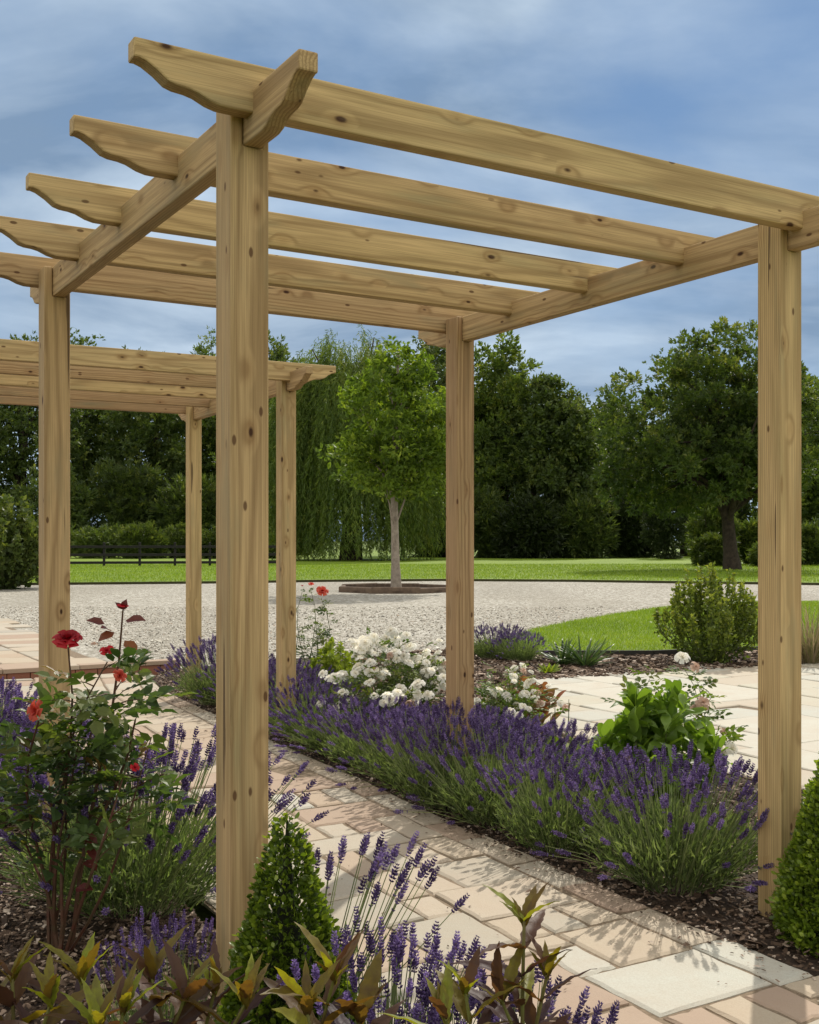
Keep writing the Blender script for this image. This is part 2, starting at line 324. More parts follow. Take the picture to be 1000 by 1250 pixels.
# ------------------------------------------------------------------ camera, sun, sky
SUN_AZ, SUN_EL = math.radians(18.4), math.radians(46)
cam=bpy.data.cameras.new('camera'); co=bpy.data.objects.new('camera', cam); COL.objects.link(co)
co.location=(0, 0, CH); co.rotation_euler=(PI/2, 0, 0)
cam.sensor_fit='HORIZONTAL'; cam.sensor_width=36; cam.lens=36*FPX/1000; cam.shift_y=(HOR-625)/1000
cam.clip_start=0.05; cam.clip_end=4000
SC.camera=co
sd=Vector((math.sin(SUN_AZ)*math.cos(SUN_EL), math.cos(SUN_AZ)*math.cos(SUN_EL), math.sin(SUN_EL)))
sl=bpy.data.lights.new('sun', 'SUN'); sl.energy=3.6; sl.angle=math.radians(0.55); sl.color=(1.0, 0.93, 0.82)
so=bpy.data.objects.new('sun', sl); COL.objects.link(so); so.rotation_euler=sd.to_track_quat('Z', 'Y').to_euler(); so.location=(0, 0, 30)
W=bpy.data.worlds.new('World'); SC.world=W; W.use_nodes=True
wt=NT.__new__(NT); wt.t=W.node_tree; wt.t.nodes.clear(); wt.out=wt.t.nodes.new('ShaderNodeOutputWorld')
sky=wt.t.nodes.new('ShaderNodeTexSky'); sky.sky_type='NISHITA'; sky.sun_disc=False; sky.sun_elevation=SUN_EL; sky.sun_rotation=SUN_AZ
sky.air_density=1.0; sky.dust_density=0.3; sky.ozone_density=2.5
gd=wt.n('TexCoord', 0)
sx=wt.n('SeparateXYZ', 0, Vector=gd); sz=wt.n('SeparateXYZ', 2, Vector=gd); sy=wt.n('SeparateXYZ', 1, Vector=gd)
den=wt.math('ADD', wt.math('MAXIMUM', sz, 0.0), 0.26)
cv=wt.n('CombineXYZ', X=wt.math('DIVIDE', sx, den), Y=wt.math('DIVIDE', sy, den), Z=3.7)
n1=wt.noise(cv, 1.5, 7, 0.52, 0.25); n2=wt.noise(wt.vmath('MULTIPLY', cv, (0.8, 1.35, 1)), 2.1, 6, 0.54, 0.3)
n3=wt.noise(wt.vmath('ADD', cv, (4.2, 9.1, 0)), 1.1, 6, 0.55)
blue=wt.mix(wt.ramp(sz, [(0.0, 0.0), (0.35, 1.0)]), (4.2, 5.5, 6.9), (1.25, 2.45, 4.55))
blue=wt.mix(0.14, blue, sky.outputs[0])
cloud=wt.mix(wt.ramp(n2, [(0.36, 0.0), (0.62, 1.0)]), (2.0, 2.95, 4.3), (5.0, 6.1, 7.3))
cover=wt.ramp(n1, [(0.30, 0.12), (0.56, 0.95)])
skyc=wt.mix(cover, blue, cloud)
skyc=wt.mix(wt.math('MULTIPLY', wt.ramp(n3, [(0.56, 0.0), (0.74, 1.0)]), 0.45), skyc, (7.0, 7.6, 8.4))
# added unseen bright cloud, overhead and behind the viewer, to fill the shaded timber
sky_fill=wt.math('MULTIPLY', wt.ramp(sy, [(0.30, 1.0), (0.62, 0.0)], 'EASE'), wt.ramp(sz, [(0.0, 0.5), (0.25, 1.0)]))
skyc=wt.mix(wt.math('MULTIPLY', sky_fill, wt.ramp(n2, [(0.25, 0.65), (0.6, 1.0)])), skyc, (11.5, 10.9, 9.9))
bg=wt.n('Background', Color=skyc, Strength=0.1); wt.t.links.new(bg, wt.out.inputs[0])
SC.view_settings.view_transform='Standard'; SC.view_settings.look='None'; SC.view_settings.exposure=0.18; SC.view_settings.gamma=1.0
SC.cycles.max_bounces=8; SC.cycles.diffuse_bounces=4; SC.cycles.transmission_bounces=4; SC.cycles.transparent_max_bounces=4; SC.cycles.caustics_reflective=False; SC.cycles.caustics_refractive=False

# ------------------------------------------------------------------ ground sheets
def inside(P, poly):
    x, y=P[:, 0], P[:, 1]; c=np.zeros(len(P), bool); q=np.asarray(poly, float)[:, :2]
    for (x0, y0), (x1, y1) in zip(q, np.roll(q, -1, 0)):
        k=((y0>y) != (y1>y)) & (x<(x1-x0)*(y-y0)/((y1-y0) if y1 != y0 else 1e-9)+x0); c^=k
    return c
def smooth_poly(p, n=6):
    p=np.asarray(p, float); out=[]; N=len(p)
    for i in range(N):
        a, b, c, d=p[i-1], p[i], p[(i+1)%N], p[(i+2)%N]
        for k in range(n):
            t=k/n; out.append(0.5*((2*b)+(c-a)*t+(2*a-5*b+4*c-d)*t*t+(3*b-a-3*c+d)*t**3))
    return np.array(out)
def sheet(name, poly, z, mat, thick=0.0, side=None):
    bm=bmesh.new(); vs=[bm.verts.new((p[0], p[1], z)) for p in poly]
    f=bm.faces.new(vs); f.normal_update()
    if f.normal.z<0: f.normal_flip()
    if thick:
        lo=[bm.verts.new((p[0], p[1], z-thick)) for p in poly]
        for i in range(len(vs)):
            j=(i+1)%len(vs); q=bm.faces.new((vs[i], vs[j], lo[j], lo[i])); q.material_index=1
    bmesh.ops.triangulate(bm, faces=[f]); bmesh.ops.recalc_face_normals(bm, faces=bm.faces[:])
    me=bpy.data.meshes.new(name); bm.to_mesh(me); bm.free(); me.materials.append(mat)
    if side: me.materials.append(side)
    return tag(link(name, me), kind='structure')
def uvp(pts): return [uv(u, v)[:2] for u, v in pts]
sheet('ground', [(-1500, -200), (1500, -200), (1500, 2500), (-1500, 2500)], -0.10, M['field'])
sheet('gravel_drive', uvp([(-60, 7.9), (40, 7.9), (60, 20), (60, 60), (-60, 60)]), -0.022, M['gravel'])
BED_R=uvp([(1.60, -0.42), (1.62, 1.5), (1.78, 2.7), (1.86, 4.5), (1.96, 6.3), (2.15, 7.3), (2.45, 7.9), (3.6, 8.3), (5.2, 8.2), (6.45, 8.15), (6.6, 7.0), (9.0, 6.2), (16, 4.2), (16, 3.0), (8.5, 5.0), (4.9, 5.4), (3.5, 3.4), (3.42, 2.6), (3.5, 1.6), (3.55, -0.42)])
BED_L=uvp([(0.30, -3.2), (0.28, 1.5), (0.40, 2.7), (0.5, 4.5), (0.6, 6.3), (0.75, 7.8), (-8, 7.8), (-8, -3.2)])
sheet('soil_border', BED_R, -0.012, M['soil'])
sheet('soil_bed', BED_L, -0.010, M['soil'])

# paving: slabs as one surface with a recessed joint sheet below
def u_off(v): return float(np.interp(v, [0, 1.5, 2.7, 3.9, 5.1, 6.5, 7.8], [0, 0.05, 0.14, 0.19, 0.27, 0.36, 0.62]))
def slab(mb, u0, u1, v0, v1, r, var, gap=0.007, off=True, z0=0.0, jit=0.0042):
    g=gap; out=[]; n=5
    c=[(u0+g, v0+g), (u1-g, v0+g), (u1-g, v1-g), (u0+g, v1-g)]
    for i in range(4):
        a, b=np.array(c[i]), np.array(c[(i+1)%4])
        for k in range(n): out.append(a+(b-a)*k/n+r.normal(size=2)*jit*(0.35 if k == 0 else 0.55))
    out=np.array(out); cen=out.mean(0); N=len(out)
    zt=z0+r.uniform(0.0, 0.006); tx, ty=r.normal(size=2)*0.011
    def ring(p, dz):
        return [(uv(q[0]+(u_off(q[1]) if off else 0), q[1])[0:2]+(zt+dz+(q[0]-cen[0])*tx+(q[1]-cen[1])*ty,)) for q in p]
    inn=cen+(out-cen)*(1-0.012/np.maximum(np.linalg.norm(out-cen, axis=1), 0.05))[:, None]
    V=ring(out, -0.03)+ring(out, -0.006)+ring(inn, 0.0)+ring([cen], 0.0); F=[]
    for i in range(N):
        j=(i+1)%N
        for b in (0, N): F+=[(b+i, b+j, b+N+j), (b+i, b+N+j, b+N+i)]
        F.append((2*N+i, 2*N+j, 3*N))
    mb.add(V, F, var)
def pack(r, u0, v0, nu, nv, m, forced, sizes, mu=None):
    mu=mu or m
    occ=np.zeros((nu, nv), bool); L=[]
    for a, b, w, h, var in forced:
        occ[a:a+w, b:b+h]=True; L.append((a, b, w, h, var))
    for b in range(nv):
        for a in range(nu):
            if occ[a, b]: continue
            sz=[sizes[i] for i in r.permutation(len(sizes))]+[(2, 2), (3, 2), (1, 3), (1, 2), (2, 1), (1, 1)]
            for w, h in sz:
                if a+w<=nu and b+h<=nv and not occ[a:a+w, b:b+h].any():
                    run=0
                    while a+w+run<nu and not occ[a+w+run, b]: run+=1
                    if run == 1 and (w, h) != (1, 1): continue
                    occ[a:a+w, b:b+h]=True; L.append((a, b, w, h, r.random()*0.94)); break
    return [(u0+a*mu, u0+(a+w)*mu, v0+b*m, v0+(b+h)*m, var) for a, b, w, h, var in L]
r=np.random.default_rng(21); mb=MB(); m=0.105; MU=0.1444; U0=0.315; V0=-1.515
def fc(ua, ub, va, vb, var): return (round((ua-U0)/MU), round((va-V0)/m), max(1, round((ub-ua)/MU)), max(1, round((vb-va)/m)), var)
forced=[fc(1.05, 1.47, -0.36, -0.045, 0.97), fc(1.26, 1.47, -0.57, -0.36, 0.75), fc(1.05, 1.26, -0.57, -0.36, 0.35), fc(1.05, 1.47, 0.48, 0.79, 0.5),
        fc(1.155, 1.47, 0.79, 1.11, 0.65), fc(1.26, 1.47, 0.27, 0.48, 0.2), fc(1.155, 1.47, -0.045, 0.27, 0.18), fc(1.05, 1.155, -0.045, 0.165, 0.96), fc(1.05, 1.155, 0.165, 0.27, 0.18), fc(1.05, 1.26, 0.27, 0.48, 0.2),
        fc(0.84, 1.05, 0.58, 0.79, 0.5), fc(0.735, 1.05, 0.27, 0.58, 0.62), fc(1.05, 1.155, 0.79, 1.11, 0.5), fc(1.05, 1.26, 1.11, 1.42, 0.62), fc(1.26, 1.47, 1.11, 1.42, 0.2),
        fc(1.05, 1.47, 1.84, 2.15, 0.36), fc(1.26, 1.47, 1.42, 1.84, 0.5), fc(1.05, 1.26, 1.63, 1.84, 0.88), fc(1.26, 1.47, 2.15, 2.47, 0.88), fc(1.05, 1.26, 2.15, 2.47, 0.97)]
for q in pack(r, U0, V0, 8, 89, m, forced, [(3, 3), (4, 3), (4, 4), (3, 4), (2, 4), (5, 3)], MU): slab(mb, *q[:4], r, q[4])
v=-0.375
for L in [0.33, 0.36, 0.30, 0.28, 0.34]+[0.3]*30:
    L2=L*r.uniform(0.9, 1.15)
    if v+L2>7.75: break
    slab(mb, 1.472, 1.618, v, v+L2, r, r.random()*0.9 if v>-0.3 else 0.99); v+=L2
# paving crossing in front of the right bed
for q in pack(np.random.default_rng(5), 1.472, -3.0, 16, 25, 0.105, [], [(3, 3), (3, 3), (2, 3), (2, 2), (3, 2), (2, 4)], MU): slab(mb, *q[:4], r, q[4])
tag(mb.build('path', M['stone']), kind='structure')
jp=[(0.315+u_off(v), v) for v in np.linspace(-1.5, 7.8, 30)]; jq=[(1.618+u_off(v), v) for v in np.linspace(7.8, -0.40, 30)]
sheet('path_bedding', uvp(jp+jq+[(1.618, -0.40), (3.78, -0.40), (3.78, -3.0), (0.315, -3.0)]), -0.005, M['joint'])
mb=MB(); r=np.random.default_rng(8)
for q in pack(r, 3.5, -0.4, 60, 28, 0.21, [], [(4, 3), (3, 3), (3, 2), (2, 3), (2, 2), (4, 2), (4, 4)]):
    cu, cv_=(q[0]+q[1])/2, (q[2]+q[3])/2
    if cv_>5.75-0.06*cu: continue
    if cu+0.28<3.45+max(0, (cv_-3.2))*0.68: continue
    slab(mb, *q[:4], r, q[4], 0.009, False, 0.004)
tag(mb.build('patio', M['pale_stone']), kind='structure')
sheet('patio_bedding', uvp([(3.5, -0.4), (3.5, 3.4), (4.85, 5.3), (8.5, 5.1), (16, 4.8), (16, -0.4)]), -0.004, M['joint'])
mb=MB(); r=np.random.default_rng(9)
def CB(v): return float(np.interp(v, [8.0, 9.2, 17.0], [2.45, 2.3, 2.55]))
for q in pack(r, -3.4, 8.15, 38, 45, 0.2, [], [(4, 3), (3, 3), (3, 2), (2, 3), (2, 2), (4, 2)]):
    cu, cv_=(q[0]+q[1])/2, (q[2]+q[3])/2
    if cu+0.15>CB(cv_): continue
    slab(mb, *q[:4], r, q[4], 0.012, False, 0.0)
tag(mb.build('courtyard_paving', M['stone']), kind='structure')
sheet('courtyard_bedding', uvp([(-3.4, 8.15), (2.3, 8.15), (2.15, 9.2), (2.35, 17.1), (-3.4, 17.1)]), -0.006, M['joint'])

# low brick kerb at the far end of the path
t=empty('brick_kerb', uv(0.6, 7.93)); t.rotation_euler[2]=YAW
tag(t, 'low red brick kerb edging across the far end of the flagged path', 'kerb')
mb=MB(); r=np.random.default_rng(3)
def box(mb, x0, x1, y0, y1, z0, z1, var=0.5, mi=0, ch=0.004):
    V=[]
    for z, k in ((z0, 0), (z1-ch, 0), (z1, ch)):
        V+=[(x0+k, y0+k, z), (x1-k, y0+k, z), (x1-k, y1-k, z), (x0+k, y1-k, z)]
    F=[]
    for b in (0, 4):
        for i in range(4):
            j=(i+1)%4; F+=[(b+i, b+j, b+4+j), (b+i, b+4+j, b+4+i)]
    F+=[(8, 9, 10), (8, 10, 11)]
    mb.add(V, F, var, mi)
x=-2.6
while x<1.9:
    L=0.2*r.uniform(0.97, 1.03); box(mb, x+0.004, x+L-0.004, -0.05, 0.05, -0.06, 0.045+r.uniform(0, 0.006), r.random()); x+=L
mb.build('brick_course', M['brick'], t)
mb=MB(); x=-2.6
while x<1.9:
    L=0.33*r.uniform(0.9, 1.1); box(mb, x+0.003, x+L-0.003, -0.065, 0.075, 0.052, 0.088+r.uniform(0, 0.004), r.choice([0.5, 0.35, 0.75])); x+=L
mb.build('coping', M['stone'], t)

def pebbles(n, seed):
    r=np.random.default_rng(seed); D=10.2+11*r.random(n)**1.5; X=(r.uniform(-40, 1040, n)-500)*D/FPX; P=np.c_[X, D]
    q=np.c_[(X-PX)*CU+(D-PY)*SU, -(X-PX)*SU+(D-PY)*CU]
    ok=(q[:, 1]>8.3)&~inside(P, LAWN_I)&~((q[:, 0]<2.5)&(q[:, 1]>7.9))&~inside(P, BED_R); P=P[ok]; k=len(P)
    s=r.lognormal(0, 0.35, k)*0.020; mb=MB(); d=np.stack([r.normal(size=k), r.normal(size=k), r.normal(size=k)*0.2], -1)
    mb.inst((OCT[0]-[0, 0.5, 0], OCT[1]), np.c_[P, np.full(k, -0.016)], frames(d, np.tile([0, 0, 1.0], (k, 1))), np.stack([s*r.uniform(0.7, 1.2, k), s*1.3, s*0.7], -1), r.random(k))
    return tag(mb.build('gravel_stones', M['pebble']), 'loose pale gravel stones lying on the near side of the drive', 'gravel', kind='stuff')
# lawns with cut turf edges
LAWN_I=smooth_poly(uvp([(6.55, 7.05), (7.4, 6.55), (9, 6.25), (12.5, 5.45), (18, 4.0), (23, 3.6), (24, 8), (20, 11.8), (17.5, 12.7), (14.3, 12.9), (10.3, 11.0), (7.8, 9.35), (6.6, 8.15)]), 6)
sheet('island_lawn', LAWN_I, 0.03, M['turf'], 0.09, M['turf_cut'])
far=[gp(-400, 716), gp(-100, 714.5), gp(90, 713), gp(260, 711.5), gp(400, 709.5), gp(540, 708.5), gp(700, 709.5), gp(840, 711.5), gp(1000, 713.5), gp(1250, 717), (75, 33), (95, 130), (-80, 130), (-80, 33)]
LAWN_F=np.array(far)
sheet('far_lawn', far, 0.05, M['turf'], 0.13, M['turf_cut'])
def blades(name, poly, n, h, seed, bounds, z=0.03, w=0.10, dens=None):
    global R; R=np.random.default_rng(seed)
    (x0, x1, y0, y1)=bounds; P=np.stack([R.uniform(x0, x1, n), R.uniform(y0, y1, n)], -1)
    P=P[inside(P, poly)]
    if dens is not None: P=P[dens(P)]
    k=len(P); d=np.stack([R.normal(size=k)*0.45, R.normal(size=k)*0.45, np.ones(k)], -1)
    hh=h*R.uniform(0.6, 1.3, k); cl=np.sin(P[:, 0]*1.7)*np.sin(P[:, 1]*1.3)*0.15+0.5
    mb=MB(); mb.inst(BLADE, np.c_[P, np.full(k, z-0.004)], frames(d), np.stack([h*w*1.6*np.ones(k), hh, hh], -1), np.clip(cl+R.normal(size=k)*0.22, 0, 1))
    return tag(mb.build(name, M['blade']), kind='stuff')
tag(blades('lawn_grass', LAWN_I, 150000, 0.045, 3, (0.5, 9.5, 10.5, 22.0)), 'short mown green grass of the small lawn beside the patio', 'grass')
tag(blades('far_lawn_grass', LAWN_F, 130000, 0.075, 4, (-26, 26, 31, 56), 0.05, 0.13), 'short mown green grass of the big lawn beyond the gravel', 'grass')

pebbles(30000, 66)
# dark edging board along the small lawn
t=MB(); pts=[uv(5.6, 7.55), uv(6.55, 6.98), uv(7.4, 6.48), uv(9, 6.18), uv(12.5, 5.38), uv(18, 3.93)]
P=np.array(pts)
for a, b in zip(P, P[1:]):
    d=(b-a)/np.linalg.norm(b-a); nrm=np.array([-d[1], d[0], 0])*0.018
    V=[a-nrm+[0, 0, -.05], b-nrm+[0, 0, -.05], b+nrm+[0, 0, -.05], a+nrm+[0, 0, -.05], a-nrm+[0, 0, .055], b-nrm+[0, 0, .055], b+nrm+[0, 0, .055], a+nrm+[0, 0, .055]]
    t.add(V, [(0, 1, 5), (0, 5, 4), (2, 3, 7), (2, 7, 6), (4, 5, 6), (4, 6, 7), (1, 2, 6), (1, 6, 5), (3, 0, 4), (3, 4, 7)])
tag(t.build('lawn_edging', M['edging']), 'dark edging board between the bark bed and the small lawn', 'edging')

# bark chips
def chips(name, poly, n, seed, bounds, label, size=(0.017, 0.0058, 0.003), z=-0.008):
    global R; R=np.random.default_rng(seed); (x0, x1, y0, y1)=bounds
    P=np.stack([R.uniform(x0, x1, n), R.uniform(y0, y1, n)], -1); P=P[inside(P, poly)]; k=len(P)
    T=(np.array([(-.5, -.5, -.5), (.5, -.4, -.5), (.5, .5, -.5), (-.4, .5, -.5), (-.45, -.5, .5), (.4, -.5, .4), (.5, .4, .5), (-.5, .4, .5)], float),
       np.array([(0, 1, 5), (0, 5, 4), (1, 2, 6), (1, 6, 5), (2, 3, 7), (2, 7, 6), (3, 0, 4), (3, 4, 7), (4, 5, 6), (4, 6, 7)]))
    d=np.stack([R.normal(size=k), R.normal(size=k), R.normal(size=k)*0.22], -1); up=np.tile([0, 0, 1.0], (k, 1))+R.normal(size=(k, 3))*0.3
    s=R.lognormal(0, 0.38, k)
    mb=MB(); mb.inst(T, np.c_[P, z+R.random(k)*0.022], frames(d, up), np.stack([s*size[1]*R.uniform(.7, 1.8, k), s*size[0], np.full(k, size[2])], -1), R.random(k)**1.4)
    return tag(mb.build(name, M['chips']), label, 'mulch', kind='stuff')
chips('bark_mulch', BED_L, 42000, 11, (-2.6, 0.2, 1.7, 5.2), 'brown bark chip mulch on the left bed under the red rose')
chips('bark_mulch', BED_R, 90000, 12, (-2.6, 2.4, 3.2, 10.8), 'brown bark chip mulch under the lavender beside the path')
chips('bark_mulch', BED_R, 16000, 13, (-0.5, 6.5, 8.6, 12.8), 'brown bark chip mulch on the bed behind the patio', (0.045, 0.018, 0.01))
def spill(name, n, seed, label):
    r=np.random.default_rng(seed); v=r.uniform(-0.4, 6.5, n); side=r.random(n)<0.8
    uo=np.interp(v, [0, 1.5, 2.7, 3.9, 5.1, 6.5, 7.8], [0, 0.05, 0.14, 0.19, 0.27, 0.36, 0.62])
    u=np.where(side, 1.62-np.abs(r.normal(size=n))*0.09, r.uniform(0.35, 1.6, n))+uo
    P=np.array([uv(a, b)[:2] for a, b in zip(u, v)]); k=n
    T=(np.array([(-.5, 0, 0), (.5, 0, .1), (.4, 1, 0), (-.4, 1, .15), (0, .5, .6)], float), np.array([(0, 1, 4), (1, 2, 4), (2, 3, 4), (3, 0, 4)]))
    d=np.stack([r.normal(size=k), r.normal(size=k), r.normal(size=k)*0.1], -1); s=r.lognormal(0, 0.45, k)*0.010
    mb=MB(); mb.inst(T, np.c_[P, np.full(k, 0.010)], frames(d, np.tile([0, 0, 1.0], (k, 1))), np.stack([s*0.45, s, s*0.35], -1), r.random(k))
    tag(mb.build(name, M['chips']), label, 'litter', kind='stuff')
spill('path_litter', 1500, 77, 'crumbs of bark and soil spilled along the edges of the flagged path')
# ------------------------------------------------------------------ pergolas
S, LU, LV, ZS, BH, BT, US = 0.10, 1.9085, 1.9321, 2.1862, 0.1166, 0.0475, 0.0334
ZB, ZT = ZS+BH/2, ZS+BH*1.5
def solid(name, poly, t0, t1, bev=0.0045):
    """outline in x,z pulled from y=t0 to y=t1, arrises eased"""
    bm=bmesh.new()
    a=[bm.verts.new((x, t0, z)) for x, z in poly]; b=[bm.verts.new((x, t1, z)) for x, z in poly]
    f1=bm.faces.new(a); f2=bm.faces.new(b[::-1]); n=len(poly)
    for i in range(n): bm.faces.new((a[i], b[i], b[(i+1)%n], a[(i+1)%n])[::-1])
    bmesh.ops.recalc_face_normals(bm, faces=bm.faces[:])
    ed=[e for e in bm.edges if len(e.link_faces) == 2 and (e.calc_face_angle(0)>0.9 or f1 in e.link_faces or f2 in e.link_faces)]
    bmesh.ops.bevel(bm, geom=ed, offset=bev, segments=2, profile=0.5, affect='EDGES')
    me=bpy.data.meshes.new(name); bm.to_mesh(me); bm.free(); me.materials.append(M['wood']); return me
TAIL=[(0.0, 0.0), (0.0, 0.605), (0.012, 0.615), (0.028, 0.575), (0.055, 0.44), (0.080, 0.275), (0.100, 0.225), (0.128, 0.205), (0.150, 0.165), (0.180, 0.055), (0.205, 0.005), (0.222, 0.0)]
def beam_outline(x0, x1, z0, h):
    lo=[(x0+dx, z0+h*k) for dx, k in TAIL[1:]]; hi=[(x1-dx, z0+h*k) for dx, k in TAIL[1:]]
    return lo+hi[::-1]+[(x1, z0+h), (x0, z0+h)]
def post_mesh():
    zt=ZS+BH-0.002; zc=ZS; a, b=US-0.0012, US+BT+0.0012
    # outline across u and height, drawn as x=height so that the grain runs up the post
    return solid('post', [(-0.35, 0), (-0.35, S), (zt, S), (zt, b), (zc, b), (zc, a), (zt, a), (zt, 0)], 0, S, 0.005)
POST=post_mesh()
RAF=solid('rafter', beam_outline(-0.2525, LU+S+0.2525, 0, BH), 0, BT)
SIDE=solid('side_beam', beam_outline(-0.312, LV+S+0.312, 0, BH), 0, BT)
PROT=Matrix(((0, 0, 1), (0, 1, 0), (1, 0, 0)))
def post_rot():
    # local x -> up, local z -> u, local y -> v (mirrored pair keeps a proper rotation through -z)
    return Matrix(((0, 0, 1), (0, -1, 0), (1, 0, 0))).to_euler()
def make_pergola(loc, rz, label):
    t=empty('pergola', loc, rz); tag(t, label, 'pergola', 'timber pergolas along the path')
    for u in (0, LU):
        for v in (0, LV): link('post', POST, t, (u, v+S, 0), post_rot())
    for u in (0, LU): link('side_beam', SIDE, t, (u+US+BT, 0, ZS), (0, 0, PI/2))
    for v in (-0.0592, 0.4734, 1.0141, 1.5367, 2.045): link('rafter', RAF, t, (0, v, ZB), (0, 0, 0))
    return t
make_pergola((PX, PY, 0), YAW, 'timber pergola in front with four square posts and five scalloped rafters over the path')
Y2=0.496
make_pergola((-0.811-LU*math.cos(Y2), 7.10-LU*math.sin(Y2), 0), Y2, 'second timber pergola farther down the path, partly hidden behind the front one')

# ------------------------------------------------------------------ lavender
BUD=(OCT[0]*np.array([0.75, 1, 0.75]), OCT[1])
def lavender(seed, n, rad, h, lean=(0, 0), leafn=1500, spread=0.55, spike=0.055, upright=0.0):
    global R; R=np.random.default_rng(seed); r=R
    fo=MB(); fl=MB()
    # leafy mound
    az=r.uniform(0, 2*PI, leafn); q=np.sqrt(r.random(leafn)); tilt=q*0.95+r.normal(size=leafn)*0.12
    base=np.c_[np.cos(az)*q*rad*0.42, np.sin(az)*q*rad*0.42, r.uniform(0.0, 0.05, leafn)]
    d=np.c_[np.cos(az)*np.sin(tilt), np.sin(az)*np.sin(tilt), np.cos(tilt)]
    t=r.uniform(0.10, 0.74, leafn)**0.85
    P=base+d*(t*h*0.72)[:, None]
    ld=norm(d+r.normal(size=(leafn, 3))*0.42+np.array([0, 0, 0.25]))
    L=r.uniform(0.026, 0.056, leafn)
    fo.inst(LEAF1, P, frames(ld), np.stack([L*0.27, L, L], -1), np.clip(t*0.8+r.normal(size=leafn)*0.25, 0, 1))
    # flower stalks
    for i in range(n):
        a=r.uniform(0, 2*PI); qq=math.sqrt(r.random()); ti=qq*spread*(1-upright)+r.normal()*0.09
        if r.random()<0.24: ti+=r.uniform(0.2, 0.6)
        b=np.array([math.cos(a)*qq*rad*0.45, math.sin(a)*qq*rad*0.45, 0.02])
        dd=np.array([math.cos(a)*math.sin(ti)+lean[0], math.sin(a)*math.sin(ti)+lean[1], math.cos(ti)])+r.normal(size=3)*0.05; dd/=np.linalg.norm(dd)
        ln=h*r.uniform(0.78, 1.06)*(1.0 if ti<0.9 else 0.8)
        m1=b+dd*ln*0.55; e=b+dd*ln+np.array([0, 0, -0.03*ti]); d2=(e-m1)/np.linalg.norm(e-m1)
        fo.tube([b, m1, e], [0.0020, 0.0017, 0.0013], 3, r.uniform(0, 1), 1)
        # whorled spike
        sl_=spike*r.uniform(0.6, 1.15); nw=max(4, int(sl_/0.0062)); k=6
        tt=np.repeat(np.linspace(0, 1, nw), k); aa=np.tile(np.arange(k)*2*PI/k, nw)+np.repeat(r.uniform(0, 2, nw), k)
        x=np.cross(d2, [0.3, 0.2, 1.0]); x/=np.linalg.norm(x); y=np.cross(d2, x)
        rad_=np.cos(aa)[:, None]*x+np.sin(aa)[:, None]*y
        prof=0.55+0.5*np.sin(np.clip(tt*0.9+0.12, 0, 1)*PI)
        c=e+d2*(tt*sl_)[:, None]+rad_*(0.0012)
        bd=norm(rad_*0.85+d2*0.8+r.normal(size=(len(tt), 3))*0.15)
        bl=0.0120*prof*r.uniform(0.8, 1.25, len(tt))
        fl.inst(BUD, c, frames(bd), np.stack([bl*0.62, bl, bl*0.62], -1), np.clip(r.uniform(0.05, 0.75)+r.normal(size=len(tt))*0.22, 0, 1))
        if r.random()<0.35:                      # a stray whorl below the spike
            c=e-d2*0.02+rad_[:k]*0.001; fl.inst(BUD, c, frames(bd[:k]), np.stack([bl[:k]*0.5, bl[:k]*0.8, bl[:k]*0.5], -1), np.full(k, 0.4))
    return fo.mesh('lavender_leaves', [M['lav_leaf'], M['lav_stem']]), fl.mesh('lavender_flowers', [M['lav_bud']])
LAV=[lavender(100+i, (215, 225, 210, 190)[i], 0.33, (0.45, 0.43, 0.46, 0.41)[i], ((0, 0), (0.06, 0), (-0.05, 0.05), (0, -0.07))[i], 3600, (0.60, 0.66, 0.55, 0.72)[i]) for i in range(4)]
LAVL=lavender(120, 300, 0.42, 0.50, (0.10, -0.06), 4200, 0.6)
LAVN=lavender(130, 30, 0.09, 0.545, (0.36, 0.08), 160, 0.20, 0.055)
LAVM=lavender(131, 120, 0.32, 0.40, (0.08, 0.0), 700, 0.30, 0.052)
def put_lav(proto, loc, rz, s, label, group='lavender clumps beside the path'):
    t=empty('lavender', loc, rz); t.scale=(s[0], s[0], s[1]) if isinstance(s, tuple) else (s, s, s)
    tag(t, label, 'lavender', group)
    link('foliage', proto[0], t); f=link('flower_spikes', proto[1], t); f['kind']='stuff'
    return t
rows=[(1.86, 0.44, 1.02, 'lavender clump closest to the right front pergola post, spilling onto the path'),
 (1.80, 1.00, (0.82, 0.84), 'second lavender clump from the right front post along the path edge'),
 (1.85, 1.47, (1.0, 0.98), 'third lavender clump from the right front post, just before the back right post'),
 (1.80, 1.84, (0.85, 0.92), 'lavender clump growing against the foot of the back right pergola post'),
 (1.93, 2.30, (1.02, 0.84), 'lavender clump on the path edge just past the back right post'),
 (1.97, 2.80, (0.95, 0.74), 'lavender clump on the path edge in front of the white rose bush'),
 (2.0, 3.28, (0.95, 0.73), 'lavender clump on the path edge just left of the white roses'),
 (2.03, 3.74, (0.92, 0.76), 'lavender clump just before the right post of the far pergola'),
 (2.12, 4.40, 0.9, 'lavender clump at the foot of the right post of the far pergola'),
 (2.15, 5.00, 0.85, 'lavender clump hidden behind the big front post on the right path edge')]
back=[(2.34, 1.78, (0.95, 0.80), 'lavender clump in the second row right of the back right post'),
 (2.34, 2.30, (0.95, 0.70), 'lavender clump in the second row behind the back right post')]
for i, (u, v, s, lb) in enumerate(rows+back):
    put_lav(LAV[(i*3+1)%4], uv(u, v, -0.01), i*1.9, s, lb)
put_lav(LAV[2], uv(2.08, 5.45, -0.01), 0.7, 0.98, 'single lavender clump at the foot of the far pergola back post')
put_lav(LAV[0], (0.88, 11.7, -0.01), 2.2, (0.85, 0.74), 'low lavender clump left of the iris on the bed behind the patio', 'lavender behind the patio')
